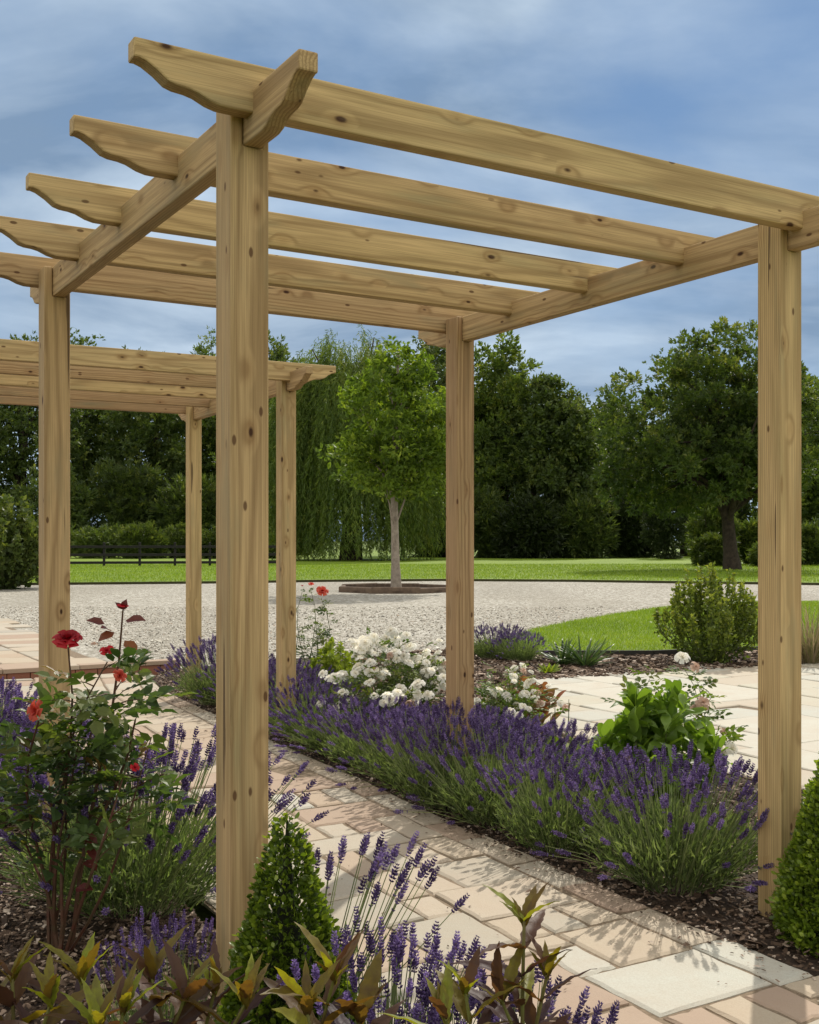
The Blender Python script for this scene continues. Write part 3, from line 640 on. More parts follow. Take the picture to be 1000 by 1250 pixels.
put_lav(LAV[1], (1.12, 11.5, -0.01), 4.2, (0.72, 0.66), 'low lavender clump right next to the dark edging of the small lawn', 'lavender behind the patio')
put_lav(LAVL, uv(0.15, 1.22, -0.01), 0.2, (1.12, 1.06), 'large lavender clump behind the red rose, left of the big front post', 'lavender clumps on the left bed')
for i, (u, v, s, lb) in enumerate([(0.06, 2.62, 1.0, 'lavender clump left of the back left post, behind the red rose bloom'), (0.0, 3.25, 1.05, 'lavender clump at the left picture edge beyond the back left post'),
   (0.15, 3.9, 1.0, 'lavender clump farther along the left path edge, mostly hidden'), (-0.42, 2.75, 1.1, 'lavender clump cut by the left picture edge, in front of its row')]):
    put_lav(LAV[(i+1)%4], uv(u, v, -0.01), 1.3*i+0.4, s, lb, 'lavender clumps on the left bed')
put_lav(LAVN, (-0.235, 2.60, -0.01), 0.0, (0.9, 0.97), 'tall sparse lavender leaning right beside the small box cone', 'lavender in the foreground')
put_lav(LAVM, (-0.06, 2.34, -0.01), 0.0, (0.9, 0.88), 'dense dark purple lavender at the bottom right of the small box cone', 'lavender in the foreground')
put_lav(LAVM, (0.15, 2.12, -0.03), 0.7, (0.82, 0.93), 'lavender behind the right bronze leaved shrub at the bottom', 'lavender in the foreground')
put_lav(LAVM, (-0.60, 2.70, -0.06), 2.4, (0.5, 0.80), 'lavender at the foot of the big front post behind the bronze shrub', 'lavender in the foreground')

# ------------------------------------------------------------------ box cones
def box_cone(loc, h, rad, label, seed, n, ls):
    global R; R=np.random.default_rng(seed); r=R
    t=empty('box_topiary', loc); tag(t, label, 'topiary')
    def prof(z): return rad*np.clip(1-z/h, 0, 1)**0.78*np.clip(0.72+z/h*2.6, 0, 1)
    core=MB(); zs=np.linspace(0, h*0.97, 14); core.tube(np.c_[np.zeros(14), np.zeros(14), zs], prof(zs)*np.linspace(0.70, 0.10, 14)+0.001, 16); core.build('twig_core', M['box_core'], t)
    z=h*(1-np.sqrt(r.random(n)))*1.0; a=r.uniform(0, 2*PI, n)
    lump=1+0.055*np.sin(a*5+z*31)+0.05*np.sin(a*9-z*23+1)
    rr=prof(z)*lump*r.uniform(0.80, 1.05, n)+r.normal(size=n)*0.004
    P=np.c_[np.cos(a)*rr, np.sin(a)*rr, z+r.normal(size=n)*0.006]
    d=norm(np.c_[np.cos(a), np.sin(a), np.full(n, 0.75)]+r.normal(size=(n, 3))*0.55)
    L=ls*r.uniform(0.7, 1.25, n); mb=MB()
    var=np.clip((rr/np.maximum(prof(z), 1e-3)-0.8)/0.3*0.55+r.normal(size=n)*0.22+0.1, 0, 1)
    mb.inst(leaf_shape(0.30, 0.05, 0.05, ((0.4, 1.0), (0.75, 0.8))), P, frames(d), L, var)
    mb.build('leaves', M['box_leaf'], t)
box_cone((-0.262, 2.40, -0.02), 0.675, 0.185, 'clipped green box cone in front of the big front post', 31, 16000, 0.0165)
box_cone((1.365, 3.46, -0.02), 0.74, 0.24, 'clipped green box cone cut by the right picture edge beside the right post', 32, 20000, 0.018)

# ------------------------------------------------------------------ roses
def compound(seed=0, n=5):
    V=[]; F=[]; k=0
    spots=[(0, 1.0, 0.0, 0.50), (0.18, 0.70, 0.95, 0.42), (-0.18, 0.70, -0.95, 0.42), (0.14, 0.36, 1.1, 0.36), (-0.14, 0.36, -1.1, 0.36)][:n]
    for sx_, y, ang, s in spots:
        lv=LEAF2[0]*np.array([s*1.0, s, s]); c, sn=math.cos(-ang), math.sin(-ang)
        V.append(np.c_[lv[:, 0]*c-lv[:, 1]*sn+sx_*0.25, lv[:, 0]*sn+lv[:, 1]*c+y*0.72, lv[:, 2]-0.10*y*y]); F.append(LEAF2[1]+k); k+=len(lv)
    V.append(np.array([(-0.012, 0, 0), (0.012, 0, 0), (0, 0.75, -0.07)])); F.append(np.array([(0, 1, 2)])+k)
    return np.concatenate(V), np.concatenate(F)
COMP=compound(); COMP3=compound(n=3)
def bloom_mesh(name, layers, mat, seed, openness=1.0):
    r=np.random.default_rng(seed); mb=MB(); ns, nt=5, 5
    for k, cnt in enumerate(layers):
        f=k/max(1, len(layers)-1)
        for i in range(cnt):
            az=2*PI*(i+0.37*k)/cnt+r.normal()*0.12; ph=(0.12+1.08*f*openness)+r.normal()*0.06; L=0.62+0.42*f+r.normal()*0.04
            wd=(1.25 if f<0.4 else 1.0)*2.3/cnt*(0.9+0.5*f)
            V=[]
            for b in range(nt):
                tt=b/(nt-1)
                for a in range(ns):
                    s=a/(ns-1)*2-1; w=wd*math.sqrt(max(0.02, math.sin(min(1.0, tt*0.92+0.10)*PI*0.62)))
                    p2=ph*(0.55+0.45*tt)+0.40*f*tt**4
                    rho=L*tt*math.sin(p2)+0.05; z=L*tt*math.cos(p2)*(1-0.10*s*s*tt)+0.02*math.sin(3*s+k+i)
                    A=az+s*w*1.5/(1+0.9*tt*f)
                    V.append((math.cos(A)*rho, math.sin(A)*rho, z))
            F=[]
            for b in range(nt-1):
                for a in range(ns-1):
                    q=b*ns+a; F+=[(q, q+1, q+ns+1), (q, q+ns+1, q+ns)]
            mb.add(V, F, np.clip(0.25+0.6*f+r.normal()*0.15, 0, 1))
    return mb.mesh(name, [M[mat]], True)
BL_RED=bloom_mesh('red_bloom', (3, 4, 5, 6, 7, 7), 'red_petal', 1, 0.74)
BL_REDB=bloom_mesh('red_bud', (3, 4, 4), 'red_petal', 2, 0.5)
BL_COR=bloom_mesh('coral_bloom', (3, 4, 5, 6), 'coral_petal', 3, 0.62)
BL_WH=bloom_mesh('white_bloom', (3, 5, 6, 7), 'white_petal', 4, 1.05)
BL_FD=bloom_mesh('faded_bloom', (3, 5, 6), 'faded_petal', 5, 1.2)
def look(d):
    return Vector(d).to_track_quat('Z', 'Y').to_euler()
def rose(name, label, cat, base, ends, leaf, lm, lsize, nper, blooms, seed, cane='cane', thick=0.006, tip=0.3, bushy=(0, 0.1), young=None, comp=None):
    """canes from the base to each end point, pinnate leaves along them, blooms as parts"""
    global R; R=np.random.default_rng(seed); r=R
    t=empty(name, base); tag(t, label, cat); cm=MB(); P=[]; D=[]; Sz=[]; V_=[]
    for e in ends:
        e=np.array(e, float); b=np.r_[r.normal(size=2)*0.02, -0.02]
        k=7; s=np.linspace(0, 1, k)[:, None]; bow=np.r_[r.normal(size=2)*0.07, 0.03]
        pts=b*(1-s)+e*s+bow*np.sin(s*PI)+np.r_[r.normal(size=2)*0.02, 0]*np.sin(s*2*PI)
        th=thick*r.uniform(0.7, 1.15); cm.tube(pts, np.linspace(th, th*0.35, k), 5)
        n=max(2, int(nper*np.linalg.norm(e-b)))
        for j in range(n):
            q=tip+((0.80 if (young and len(P)<95 and e[2]>0.92) else 1.0)-tip)*(j+r.random())/n; f=q*(k-1); i=min(int(f), k-2); p=pts[i]+(pts[i+1]-pts[i])*(f-i)
            a=r.uniform(0, 2*PI); out=np.array([math.cos(a), math.sin(a), r.uniform(-0.1, 0.7)])
            off=r.uniform(*bushy); pe=p+norm(out)*off
            if off>0.03: cm.tube([p, (p+pe)/2+[0, 0, off*0.08], pe], [0.0022, 0.0018, 0.0012], 4)
            for rep in range(1 if off<0.05 else 2):
                P.append(pe-norm(out)*off*0.45*rep); D.append(out+r.normal(size=3)*0.45*rep); Sz.append(lsize*r.uniform(0.7, 1.2)); V_.append(r.random()*(0.93 if q<0.9 else 1.0))
    up=np.tile([0, 0, 1.0], (len(P), 1))+r.normal(size=(len(P), 3))*0.45
    lb=MB(); lb.inst(comp or COMP, np.array(P), frames(np.array(D), up), np.array(Sz), np.array(V_))
    cm.build('canes', M[cane], t); lb.build('leaves', M[lm], t)
    for p, rd, me, d in blooms:
        o=link('bloom', me, t, p, look(d)); o.scale=(rd, rd, rd*0.95)
    if young:
        yb=MB()
        for p, d, s, v in young: yb.inst(LEAF2, np.array([p]), frames(np.array([d], float), np.array([[0.2, -0.5, 0.9]])), np.array([[s*1.15, s, s]]), np.array([v]))
        yb.build('young_leaves', M['young_leaf'], t)
    return t
B=np.array([-1.06, 3.36, 0.0])
def rp(x, y, D=3.3):               # spot near the rose, seen in the photograph at x,y and standing at distance D
    return np.array([(x-500)*D/FPX, D, hz(y, D)])-B
ends=[rp(83, 790, 3.22), rp(150, 745, 3.3), rp(131, 808, 3.25), rp(47, 880, 3.15), rp(165, 880, 3.2), rp(185, 900, 3.35), rp(60, 960, 3.2), rp(100, 880, 3.35), rp(45, 985, 3.4), rp(150, 950, 3.2), rp(120, 860, 3.45), rp(200, 945, 3.3)]
bl=[(rp(83, 784, 3.22), 0.044, BL_RED, (0.12, -0.45, 0.9)), (rp(131, 797, 3.25), 0.022, BL_REDB, (0, -0.6, 0.8)), (rp(47, 868, 3.15), 0.032, BL_COR, (-0.5, -0.7, 0.25)), (rp(150, 742, 3.3), 0.018, BL_REDB, (0.1, -0.2, 1)),
    (rp(145, 826, 3.3), 0.022, BL_COR, (0.5, -0.6, 0.5)), (rp(164, 938, 3.1), 0.014, BL_REDB, (0.4, -0.6, 0.6)), (rp(115, 786, 3.3), 0.011, BL_FD, (0, 0, 1))]
yl=[(rp(128, 762, 3.3), (-0.8, -0.2, 0.25), 0.055, 0.3), (rp(140, 772, 3.28), (-0.6, -0.4, -0.3), 0.055, 0.7), (rp(153, 758, 3.3), (0.9, -0.2, 0.1), 0.065, 0.35), (rp(152, 782, 3.28), (0.6, -0.3, -0.5), 0.06, 0.95), (rp(150, 745, 3.3), (0.3, 0, 1), 0.035, 0.1), (rp(149, 744, 3.3), (-0.6, 0, 0.7), 0.03, 0.2), (rp(135, 770, 3.3), (-0.2, -0.6, 0.2), 0.05, 0.5),
    (rp(92, 1085, 3.2), (0.8, -0.3, 0.1), 0.06, 0.1), (rp(100, 1020, 3.2), (0.9, -0.4, -0.3), 0.06, 0.2), (rp(112, 1035, 3.2), (0.3, -0.6, -0.3), 0.055, 0.15), (rp(105, 1050, 3.2), (0.6, -0.6, -0.2), 0.06, 0.25)]
rose('rose_bush', 'red rose bush with glossy dark leaves standing in the left bark bed', 'rose bush', B, ends, None, 'rose_leaf', 0.118, 18, bl, 41, thick=0.0075, tip=0.50, bushy=(0.0, 0.10), young=yl)
def wbush(label, cx, cy, hgt, rad, nb, seed, lm='rose_leaf_light', rb=0.03, nend=26, lsz=0.065):
    r=np.random.default_rng(seed); E_=[]; Bm=[]
    for i in range(nend):
        a=r.uniform(0, 2*PI); q=math.sqrt(r.random()); E_.append((math.cos(a)*q*rad, math.sin(a)*q*rad, hgt*(1.0-0.42*q*q)*r.uniform(0.66, 1.05)))
    k=0
    while k<nb:
        e=np.array(E_[r.integers(len(E_))]); m_=r.integers(2, 6)
        for j in range(min(m_, nb-k)):
            p=e+r.normal(size=3)*np.array([0.045, 0.045, 0.025])+[0, -0.03, 0.02]
            Bm.append((p, rb*r.uniform(0.7, 1.15), BL_WH if r.random()<0.93 else BL_FD, (r.normal()*0.4, -0.5+r.normal()*0.4, 0.9))); k+=1
    return rose('rose_bush', label, 'rose bush', (cx, cy, -0.01), E_, None, lm, lsz, 22, Bm, seed, 'green_cane', 0.004, 0.35, (0.0, 0.09))
wbush('white rose bush in full bloom left of the back right post', -0.10, 6.70, 0.68, 0.36, 140, 51, rb=0.034, nend=52)
wbush('smaller white rose bush just right of the back right pergola post', 0.58, 6.40, 0.52, 0.25, 40, 52, rb=0.024, nend=34)
B=np.array([1.30, 5.45, -0.01])
E2=[rp(833, 812, 5.4), rp(848, 822, 5.3), rp(858, 865, 5.2), rp(893, 905, 5.2), rp(885, 890, 5.4), rp(775, 830, 5.5), rp(800, 815, 5.6), rp(760, 850, 5.4), rp(870, 850, 5.5), rp(820, 850, 5.3)]
rose('rose_bush', 'thin open rose with a few white and faded blooms behind the broad leaves', 'rose bush', B, E2, None, 'rose_leaf_light', 0.085, 22, [(rp(833, 803, 5.4), 0.036, BL_WH, (0, -0.6, 0.8)), (rp(849, 814, 5.3), 0.026, BL_FD, (0.4, -0.7, 0.4)), (rp(858, 858, 5.2), 0.036, BL_FD, (0.2, -0.6, 0.6)),
   (rp(848, 866, 5.2), 0.026, BL_FD, (-0.2, -0.6, 0.5)), (rp(893, 914, 5.2), 0.034, BL_WH, (0.4, -0.6, 0.3)), (rp(882, 919, 5.2), 0.026, BL_WH, (-0.2, -0.6, 0.5)), (rp(884, 893, 5.4), 0.022, BL_FD, (0.2, -0.5, 0.7))], 53, 'green_cane', 0.0035, 0.5, (0.0, 0.07))
B=np.array([-0.76, 9.0, -0.01])
E3=[rp(392, 730, 9), rp(380, 722, 9), rp(369, 722, 9), rp(365, 770, 9), rp(400, 765, 9), rp(385, 750, 9), rp(375, 780, 9), rp(405, 790, 9), rp(360, 790, 9), rp(390, 775, 9)]
rose('rose_bush', 'orange red rose bush by the right post of the far pergola', 'rose bush', B, E3, None, 'rose_leaf_light', 0.075, 20, [(rp(393, 723, 9), 0.052, BL_COR, (0.2, -0.7, 0.6)), (rp(380, 714, 9), 0.026, BL_COR, (0, -0.5, 0.9)), (rp(369, 716, 9), 0.018, BL_REDB, (0, 0, 1)), (rp(362, 745, 9), 0.03, BL_WH, (-0.3, -0.6, 0.6))], 54, 'green_cane', 0.005, 0.3, (0.0, 0.10))

# ------------------------------------------------------------------ bronze leaved shrubs in the foreground
def serrate(nl=11):
    V=[]; F=[]
    for i in range(nl+1):
        y=i/nl; w=0.112*math.sin(min(1, y*0.96+0.04)*PI)**0.8*(1-0.30*y)+0.004
        w2=w*(1.0+(0.16 if i%2 else -0.08))
        z=-0.22*y*y+0.012*math.sin(i*2.1); V+=[(-w2, y-0.02, z+w*0.45), (-w*0.5, y, z+w*0.30), (0, y, z), (w*0.5, y, z+w*0.30), (w2, y-0.015, z+w*0.45)]
    for i in range(nl):
        for j in range(4):
            q=i*5+j; F+=[(q, q+1, q+6), (q, q+6, q+5)]
    return np.array(V, float), np.array(F)
SER=serrate()
def bronze(label, base, tops, seed, ls=0.138):
    global R; R=np.random.default_rng(seed); r=R
    t=empty('bronze_shrub', base); tag(t, label, 'shrub', 'bronze leaved shrubs in the foreground')
    st=MB(); lf=MB(); P=[]; D=[]; U=[]; Sz=[]; Va=[]
    for tp in tops:
        tp=np.array(tp, float)-np.array(base); b=np.r_[tp[:2]*0.35+r.normal(size=2)*0.02, -0.02]
        k=8; s=np.linspace(0, 1, k)[:, None]; pts=b*(1-s)+tp*s+np.r_[r.normal(size=2)*0.03, 0]*np.sin(s*PI); st.tube(pts, np.linspace(0.0055, 0.003, k), 6)
        L=np.linalg.norm(tp-b); nn=int(L/0.062); ph=r.uniform(0, PI)
        for i in range(nn+1):
            q=0.30+0.70*i/nn; f=q*(k-1); j=min(int(f), k-2); p=pts[j]+(pts[j+1]-pts[j])*(f-j)
            tipn=(q>0.93)
            for side in (0, PI):
                a=ph+side+i*PI/2+r.normal()*0.2; el=r.uniform(0.30, 0.95) if not tipn else r.uniform(0.8, 1.25)
                dd=np.array([math.cos(a)*math.cos(el), math.sin(a)*math.cos(el), math.sin(el)])
                P.append(p); D.append(dd); U.append(np.array([0, 0, 1.0])-dd*math.sin(el)+r.normal(size=3)*0.22); Sz.append(ls*r.uniform(0.8, 1.2)*(0.72 if tipn else 1.0)); Va.append(np.clip((0.06+0.55*q*q if not tipn else 0.74)+r.normal()*0.24, 0, 1))
        for i in range(4):
            a=r.uniform(0, 2*PI); el=r.uniform(0.9, 1.4); dd=np.array([math.cos(a)*math.cos(el), math.sin(a)*math.cos(el), math.sin(el)])
            P.append(pts[-1]-[0, 0, 0.01]); D.append(dd); U.append(np.array([-dd[0], -dd[1], 0.5])); Sz.append(ls*r.uniform(0.4, 0.7)); Va.append(np.clip(0.85+r.normal()*0.15, 0, 1))
    # frames with the leaf upper side towards U
    y=norm(np.array(D)); x=norm(np.cross(y, np.array(U))); z=np.cross(x, y)
    Rm=np.stack([x, y, z], -1); Sz=np.array(Sz)
    lf.inst(SER, np.array(P), Rm, np.stack([Sz*R.uniform(0.9, 1.25, len(Sz)), Sz, Sz], -1), np.array(Va))
    st.build('stems', M['bronze_stem'], t); lf.build('leaves', M['bronze_leaf'], t, True)
def fp(x, y, D): return ((x-500)*D/FPX, D, hz(y+30, D))
bronze('bronze leaved shrub at the bottom left corner below the red rose', (-0.72, 1.92, -0.02), [fp(15, 1165, 1.95), fp(62, 1195, 1.85), fp(100, 1165, 2.0), fp(-30, 1200, 1.9)], 61)
bronze('bronze leaved shrub with yellow green tips left of the big front post', (-0.46, 1.90, -0.02), [fp(150, 1205, 1.85), fp(185, 1165, 1.95), fp(225, 1190, 1.9), fp(120, 1225, 1.8)], 62)
bronze('bronze leaved shrub right at the foot of the big front post', (-0.32, 1.95, -0.02), [fp(262, 1180, 1.95), fp(300, 1195, 1.9)], 63)
bronze('bronze leaved shrub in the bottom middle before the purple lavender', (-0.13, 1.86, -0.02), [fp(408, 1165, 1.9), fp(375, 1205, 1.85), fp(440, 1215, 1.9)], 64, 0.14)
bronze('small bronze leaved shoot with a lime green tip at the bottom', (0.08, 1.80, -0.02), [fp(568, 1180, 1.85), fp(545, 1215, 1.8)], 65, 0.12)
bronze('tallest bronze leaved shrub standing up against the flagged path', (0.20, 1.84, -0.02), [fp(640, 1095, 1.9), fp(668, 1160, 1.86), fp(612, 1190, 1.84)], 66, 0.125)

# ------------------------------------------------------------------ small plants of the right bed
def rosette(name, label, cat, loc, n, L, w, mat, seed, el=(0.3, 1.3), droop=0.3, group=None, base=0.04, hh=0.0):
    global R; R=np.random.default_rng(seed); r=R; t=tag(empty(name, loc), label, cat, group)
    V=[]; F=[]; nl=7
    for i in range(nl+1):
        y=i/nl; ww=w*(math.sin(min(1, y*0.93+0.07)*PI)**0.75); z=-droop*y*y; V+=[(-ww, y, z+ww*0.35), (0, y, z), (ww, y, z+ww*0.35)]
    for i in range(nl):
        for j in range(2): q=i*3+j; F+=[(q, q+1, q+4), (q, q+4, q+3)]
    a=r.uniform(0, 2*PI, n); e=r.uniform(el[0], el[1], n); D=np.c_[np.cos(a)*np.cos(e), np.sin(a)*np.cos(e), np.sin(e)]
    U=np.c_[np.zeros((n, 2)), np.ones(n)]-D*np.sin(e)[:, None]+r.normal(size=(n, 3))*0.2
    y=norm(D); x=norm(np.cross(y, U)); z=np.cross(x, y); mb=MB()
    P=np.c_[np.cos(a)*base*r.random(n), np.sin(a)*base*r.random(n), r.uniform(0, hh+0.001, n)]
    mb.inst((np.array(V), np.array(F)), P, np.stack([x, y, z], -1), L*r.uniform(0.6, 1.15, n), r.random(n)); mb.build('leaves', M[mat], t, True)
    return t
rosette('iris_clump', 'dark green strap leaved clump on the bed before the small lawn', 'plant', (1.72, 10.95, -0.01), 80, 0.34, 0.03, 'strap_leaf', 72, (0.5, 1.45), 0.35)
rosette('lily_clump', 'small dark spiky plant just left of the strap leaved clump', 'plant', (1.52, 11.1, -0.01), 60, 0.26, 0.06, 'strap_leaf', 73, (0.4, 1.4), 0.25)
rosette('ornamental_grass', 'dry tufted ornamental grass right of the right front post on the far bed', 'grass tuft', (4.02, 11.25, -0.01), 420, 0.62, 0.006, 'dry_grass', 74, (0.85, 1.45), 0.28, base=0.12)
rosette('lime_plant', 'low lime green leafy plant between the lavender and the patio', 'plant', (0.87, 5.75, -0.01), 90, 0.15, 0.33, 'lime_leaf', 75, (0.2, 1.3), 0.2, base=0.12, hh=0.14)
rosette('russet_plant', 'low russet leaved plant right of the smaller white rose', 'plant', (0.82, 7.45, -0.01), 110, 0.11, 0.33, 'sedum', 76, (0.2, 1.3), 0.1, base=0.15, hh=0.26)
rosette('lime_plant', 'small lime green tuft on the bark behind the patio', 'plant', (1.28, 10.4, -0.01), 40, 0.13, 0.12, 'lime_leaf', 77, (0.4, 1.4), 0.2)
def bushy(name, label, cat, loc, h, rad, n, ls, mat, seed, group=None, up=0.6, shoots=40, egg=0.55, stems=True, shape=None):
    """a leafy shrub: upright shoots carrying small leaves"""
    global R; R=np.random.default_rng(seed); r=R; t=tag(empty(name, loc), label, cat, group); st=MB(); lf=MB()
    az=r.uniform(0, 2*PI, shoots); q=np.sqrt(r.random(shoots)); hh=h*(1-egg*q*q)*r.uniform(0.75, 1.05, shoots)
    P=[]; D=[]; V_=[]; per=max(1, n//shoots)
    for i in range(shoots):
        e=np.array([math.cos(az[i])*q[i]*rad, math.sin(az[i])*q[i]*rad, hh[i]]); b=np.array([e[0]*0.15, e[1]*0.15, 0])
        bow=np.array([e[0], e[1], 0])*0.28
        s=np.linspace(0, 1, 5)[:, None]; pts=b*(1-s)+e*s+bow*np.sin(s*PI)
        if stems: st.tube(pts, np.linspace(0.006, 0.0015, 5)*max(1, h), 4)
        k=np.clip(r.beta(2.2, 1.1, per), 0.05, 1); f=k*4; j=np.minimum(f.astype(int), 3); p=pts[j]+(pts[j+1]-pts[j])*(f-j)[:, None]
        p=p+r.normal(size=(per, 3))*rad*0.09*(1.15-k)[:, None]; tang=norm(pts[j+1]-pts[j])
        P.append(p); D.append(norm(r.normal(size=(per, 3))*0.8+tang*up)); V_.append(np.clip(k*0.55+r.normal(size=per)*0.2+0.1, 0, 1))
    P=np.concatenate(P); D=np.concatenate(D); k=len(P); P[:, 2]=np.maximum(P[:, 2], 0.02); L=ls*r.uniform(0.6, 1.25, k)
    lf.inst(shape or LEAF1, P, frames(D, np.tile([0, 0, 1.0], (k, 1))+r.normal(size=(k, 3))*0.5 if shape else None), np.stack([L*1.05, L, L], -1), np.concatenate(V_))
    if stems: st.build('stems', M['green_cane'], t)
    lf.build('leaves', M[mat], t, bool(shape))
    return t
bushy('euonymus_shrub', 'yellow green feathery shrub on the bed left of the right front post', 'shrub', (3.03, 11.3, -0.01), 1.0, 0.56, 9000, 0.045, 'shrub_leaf', 81, shoots=95, egg=0.5)
bushy('broad_leaved_plant', 'loose bright green broad leaved plant behind the lavender left of the right post', 'plant', (1.10, 5.0, -0.01), 0.62, 0.31, 760, 0.115, 'big_leaf', 71, shoots=38, egg=0.6, up=0.9, shape=leaf_shape(0.21, 0.05, 0.22, ((0.15, 0.62), (0.38, 1.0), (0.62, 0.92), (0.84, 0.50))))
bushy('low_shrub', 'low bright green shrub between the orange rose and the white roses', 'shrub', (-0.58, 8.7, -0.01), 0.46, 0.24, 1800, 0.05, 'lime_leaf', 82, shoots=40)
bushy('seed_stems', 'thin bare stalks with seed heads rising in front of the patio', 'plant', (0.83, 6.15, -0.01), 0.42, 0.10, 40, 0.02, 'dry_grass', 83, shoots=4, egg=0.2)
bushy('garden_shrub', 'tall pale green shrub at the left edge before the far fence', 'shrub', (-10.6, 29.2, -0.02), 2.5, 1.5, 9000, 0.16, 'hedge_leaf', 84, shoots=130, egg=0.5)

# ------------------------------------------------------------------ young maple in its ring
RC=gp(484, 720.5)
ring=empty('tree_surround', (RC[0], RC[1], -0.02)); tag(ring, 'octagonal ring of weathered timber edging set in the gravel round the young tree', 'edging')
mb=MB(); A=[(math.cos(PI/8+i*PI/4)*1.45, math.sin(PI/8+i*PI/4)*1.45) for i in range(8)]
for i in range(8):
    a, b=np.array(A[i]), np.array(A[(i+1)%8]); L=np.linalg.norm(b-a); mb=MB(); box(mb, -L/2-0.03, L/2+0.03, -0.055, 0.055, -0.03, 0.13+0.012*(i%3), 0.5, 0, 0.02)
    c=(a+b)/2; o=mb.build('timber', M['timber'], ring); o.location=(c[0], c[1], 0); o.rotation_euler=(0, 0, math.atan2(b[1]-a[1], b[0]-a[0]))
sheet('tree_pit_soil', [(RC[0]+1.42*math.cos(k*PI/12), RC[1]+1.42*math.sin(k*PI/12)) for k in range(24)], 0.03, M['soil'])
def crown_points(r, ells, ncl, rc, per, squash=0.75, shell=0.45):
    w=np.array([e[3]*e[4]*e[5] for e in ells]); idx=r.choice(len(ells), ncl, p=w/w.sum()); E_=np.array(ells)[idx]
    d=norm(r.normal(size=(ncl, 3))); t=r.random(ncl)**shell; C=E_[:, :3]+d*t[:, None]*E_[:, 3:]
    n=ncl*per; k=np.repeat(np.arange(ncl), per); dd=norm(r.normal(size=(n, 3))); rr=rc*r.random(n)**0.45*np.repeat(r.uniform(0.6, 1.25, ncl), per)
    off=dd*rr[:, None]*np.array([1, 1, squash]); return C, C[k]+off, norm(dd+np.array([0, 0, 0.35])+d[k]*0.5), k
def tree(name, label, loc, trunk_h, tr, ells, ncl, rc, per, ls, mat, seed, bark='bark', group=None, limbs=14, shape=None, fork=None, cat='tree', squash=0.75):
    global R; R=np.random.default_rng(seed); r=R; t=tag(empty(name, loc), label, cat, group)
    C, P, D, k=crown_points(r, ells, ncl, rc, per, squash)
    tk=MB(); top=np.array([ells[0][0]*0.6, ells[0][1]*0.6, ells[0][2]+ells[0][5]*0.35]); kx=8; s=np.linspace(0, 1, kx)[:, None]
    b=np.array([0, 0, -0.15]); mid=np.array([r.normal()*tr*0.35, r.normal()*tr*0.35, 0])
    if fork: top=np.array(fork)
    pts=b*(1-s)+top*s+mid*np.sin(s*PI); rad=np.linspace(1.0, 0.25, kx)*tr; rad[0]*=1.3; tk.tube(pts, rad, 9)
    for j in r.choice(len(C), min(limbs, len(C)), replace=False):
        q=np.clip(r.uniform(trunk_h/max(top[2], .1), 0.95), 0.05, 0.97); f=q*(kx-1); i=min(int(f), kx-2); p=pts[i]+(pts[i+1]-pts[i])*(f-i); e=C[j]
        if e[2]<p[2]-0.1*top[2]: p=pts[max(1, i-2)]
        m1=(p+e)/2+np.array([0, 0, 0.12*np.linalg.norm(e-p)]); rr=rad[i]*0.55
        tk.tube([p, p*0.5+m1*0.5, m1, e], [rr, rr*0.7, rr*0.45, rr*0.12], 6)
    tk.build('trunk', M[bark], t, True)
    lf=MB(); n=len(P); L=ls*r.uniform(0.65, 1.3, n); clv=r.normal(size=ncl)*0.10
    SP=shape or sprig(6, 0.95, 0.13, seed, 0.55)
    lf.inst(SP, P-D*(L*0.3)[:, None], frames(D), L, np.clip(0.45+clv[k]+r.normal(size=n)*0.2, 0, 1))
    lf.build('crown', M[mat], t)
    return t
MAPLE=sprig(4, 0.75, 0.145, 77, 0.66)
tree('maple_tree', 'young bright green maple with a slim pale trunk in the timber ring', (RC[0], RC[1], 0), 1.9, 0.118,
     [(0, 0, 4.2, 1.45, 1.4, 1.7), (-0.75, 0, 3.2, 1.05, 1.0, 0.9), (0.85, 0, 3.1, 0.95, 1.0, 0.95), (0.1, 0, 5.5, 0.85, 0.8, 0.9), (-0.5, 0, 4.9, 0.8, 0.8, 0.6), (0.9, 0, 4.4, 0.75, 0.7, 0.6), (0, -0.5, 2.7, 0.9, 0.7, 0.5)], 185, 0.40, 25, 0.225, 'maple_leaf', 91, 'pale_bark', limbs=34, shape=MAPLE, fork=(0.05, 0, 5.9), squash=0.6)

# ------------------------------------------------------------------ cherry tree on the far lawn
CX, CY=gp(895, 697)
tree('cherry_tree', 'broad dark green cherry tree with a forked trunk on the far lawn', (CX, CY, 0), 1.9, 0.33,
     [(-0.9, 0, 5.9, 4.6, 4.2, 3.6), (-1.9, 0, 4.2, 3.9, 3.6, 2.0), (1.7, 0, 4.6, 3.0, 3.2, 2.2), (-0.3, 0, 8.0, 3.1, 2.8, 2.2), (-3.6, -0.3, 5.0, 2.2, 2.2, 2.0)], 300, 0.66, 32, 0.36, 'cherry_leaf', 92, limbs=60, fork=(-0.1, 0, 6.5))
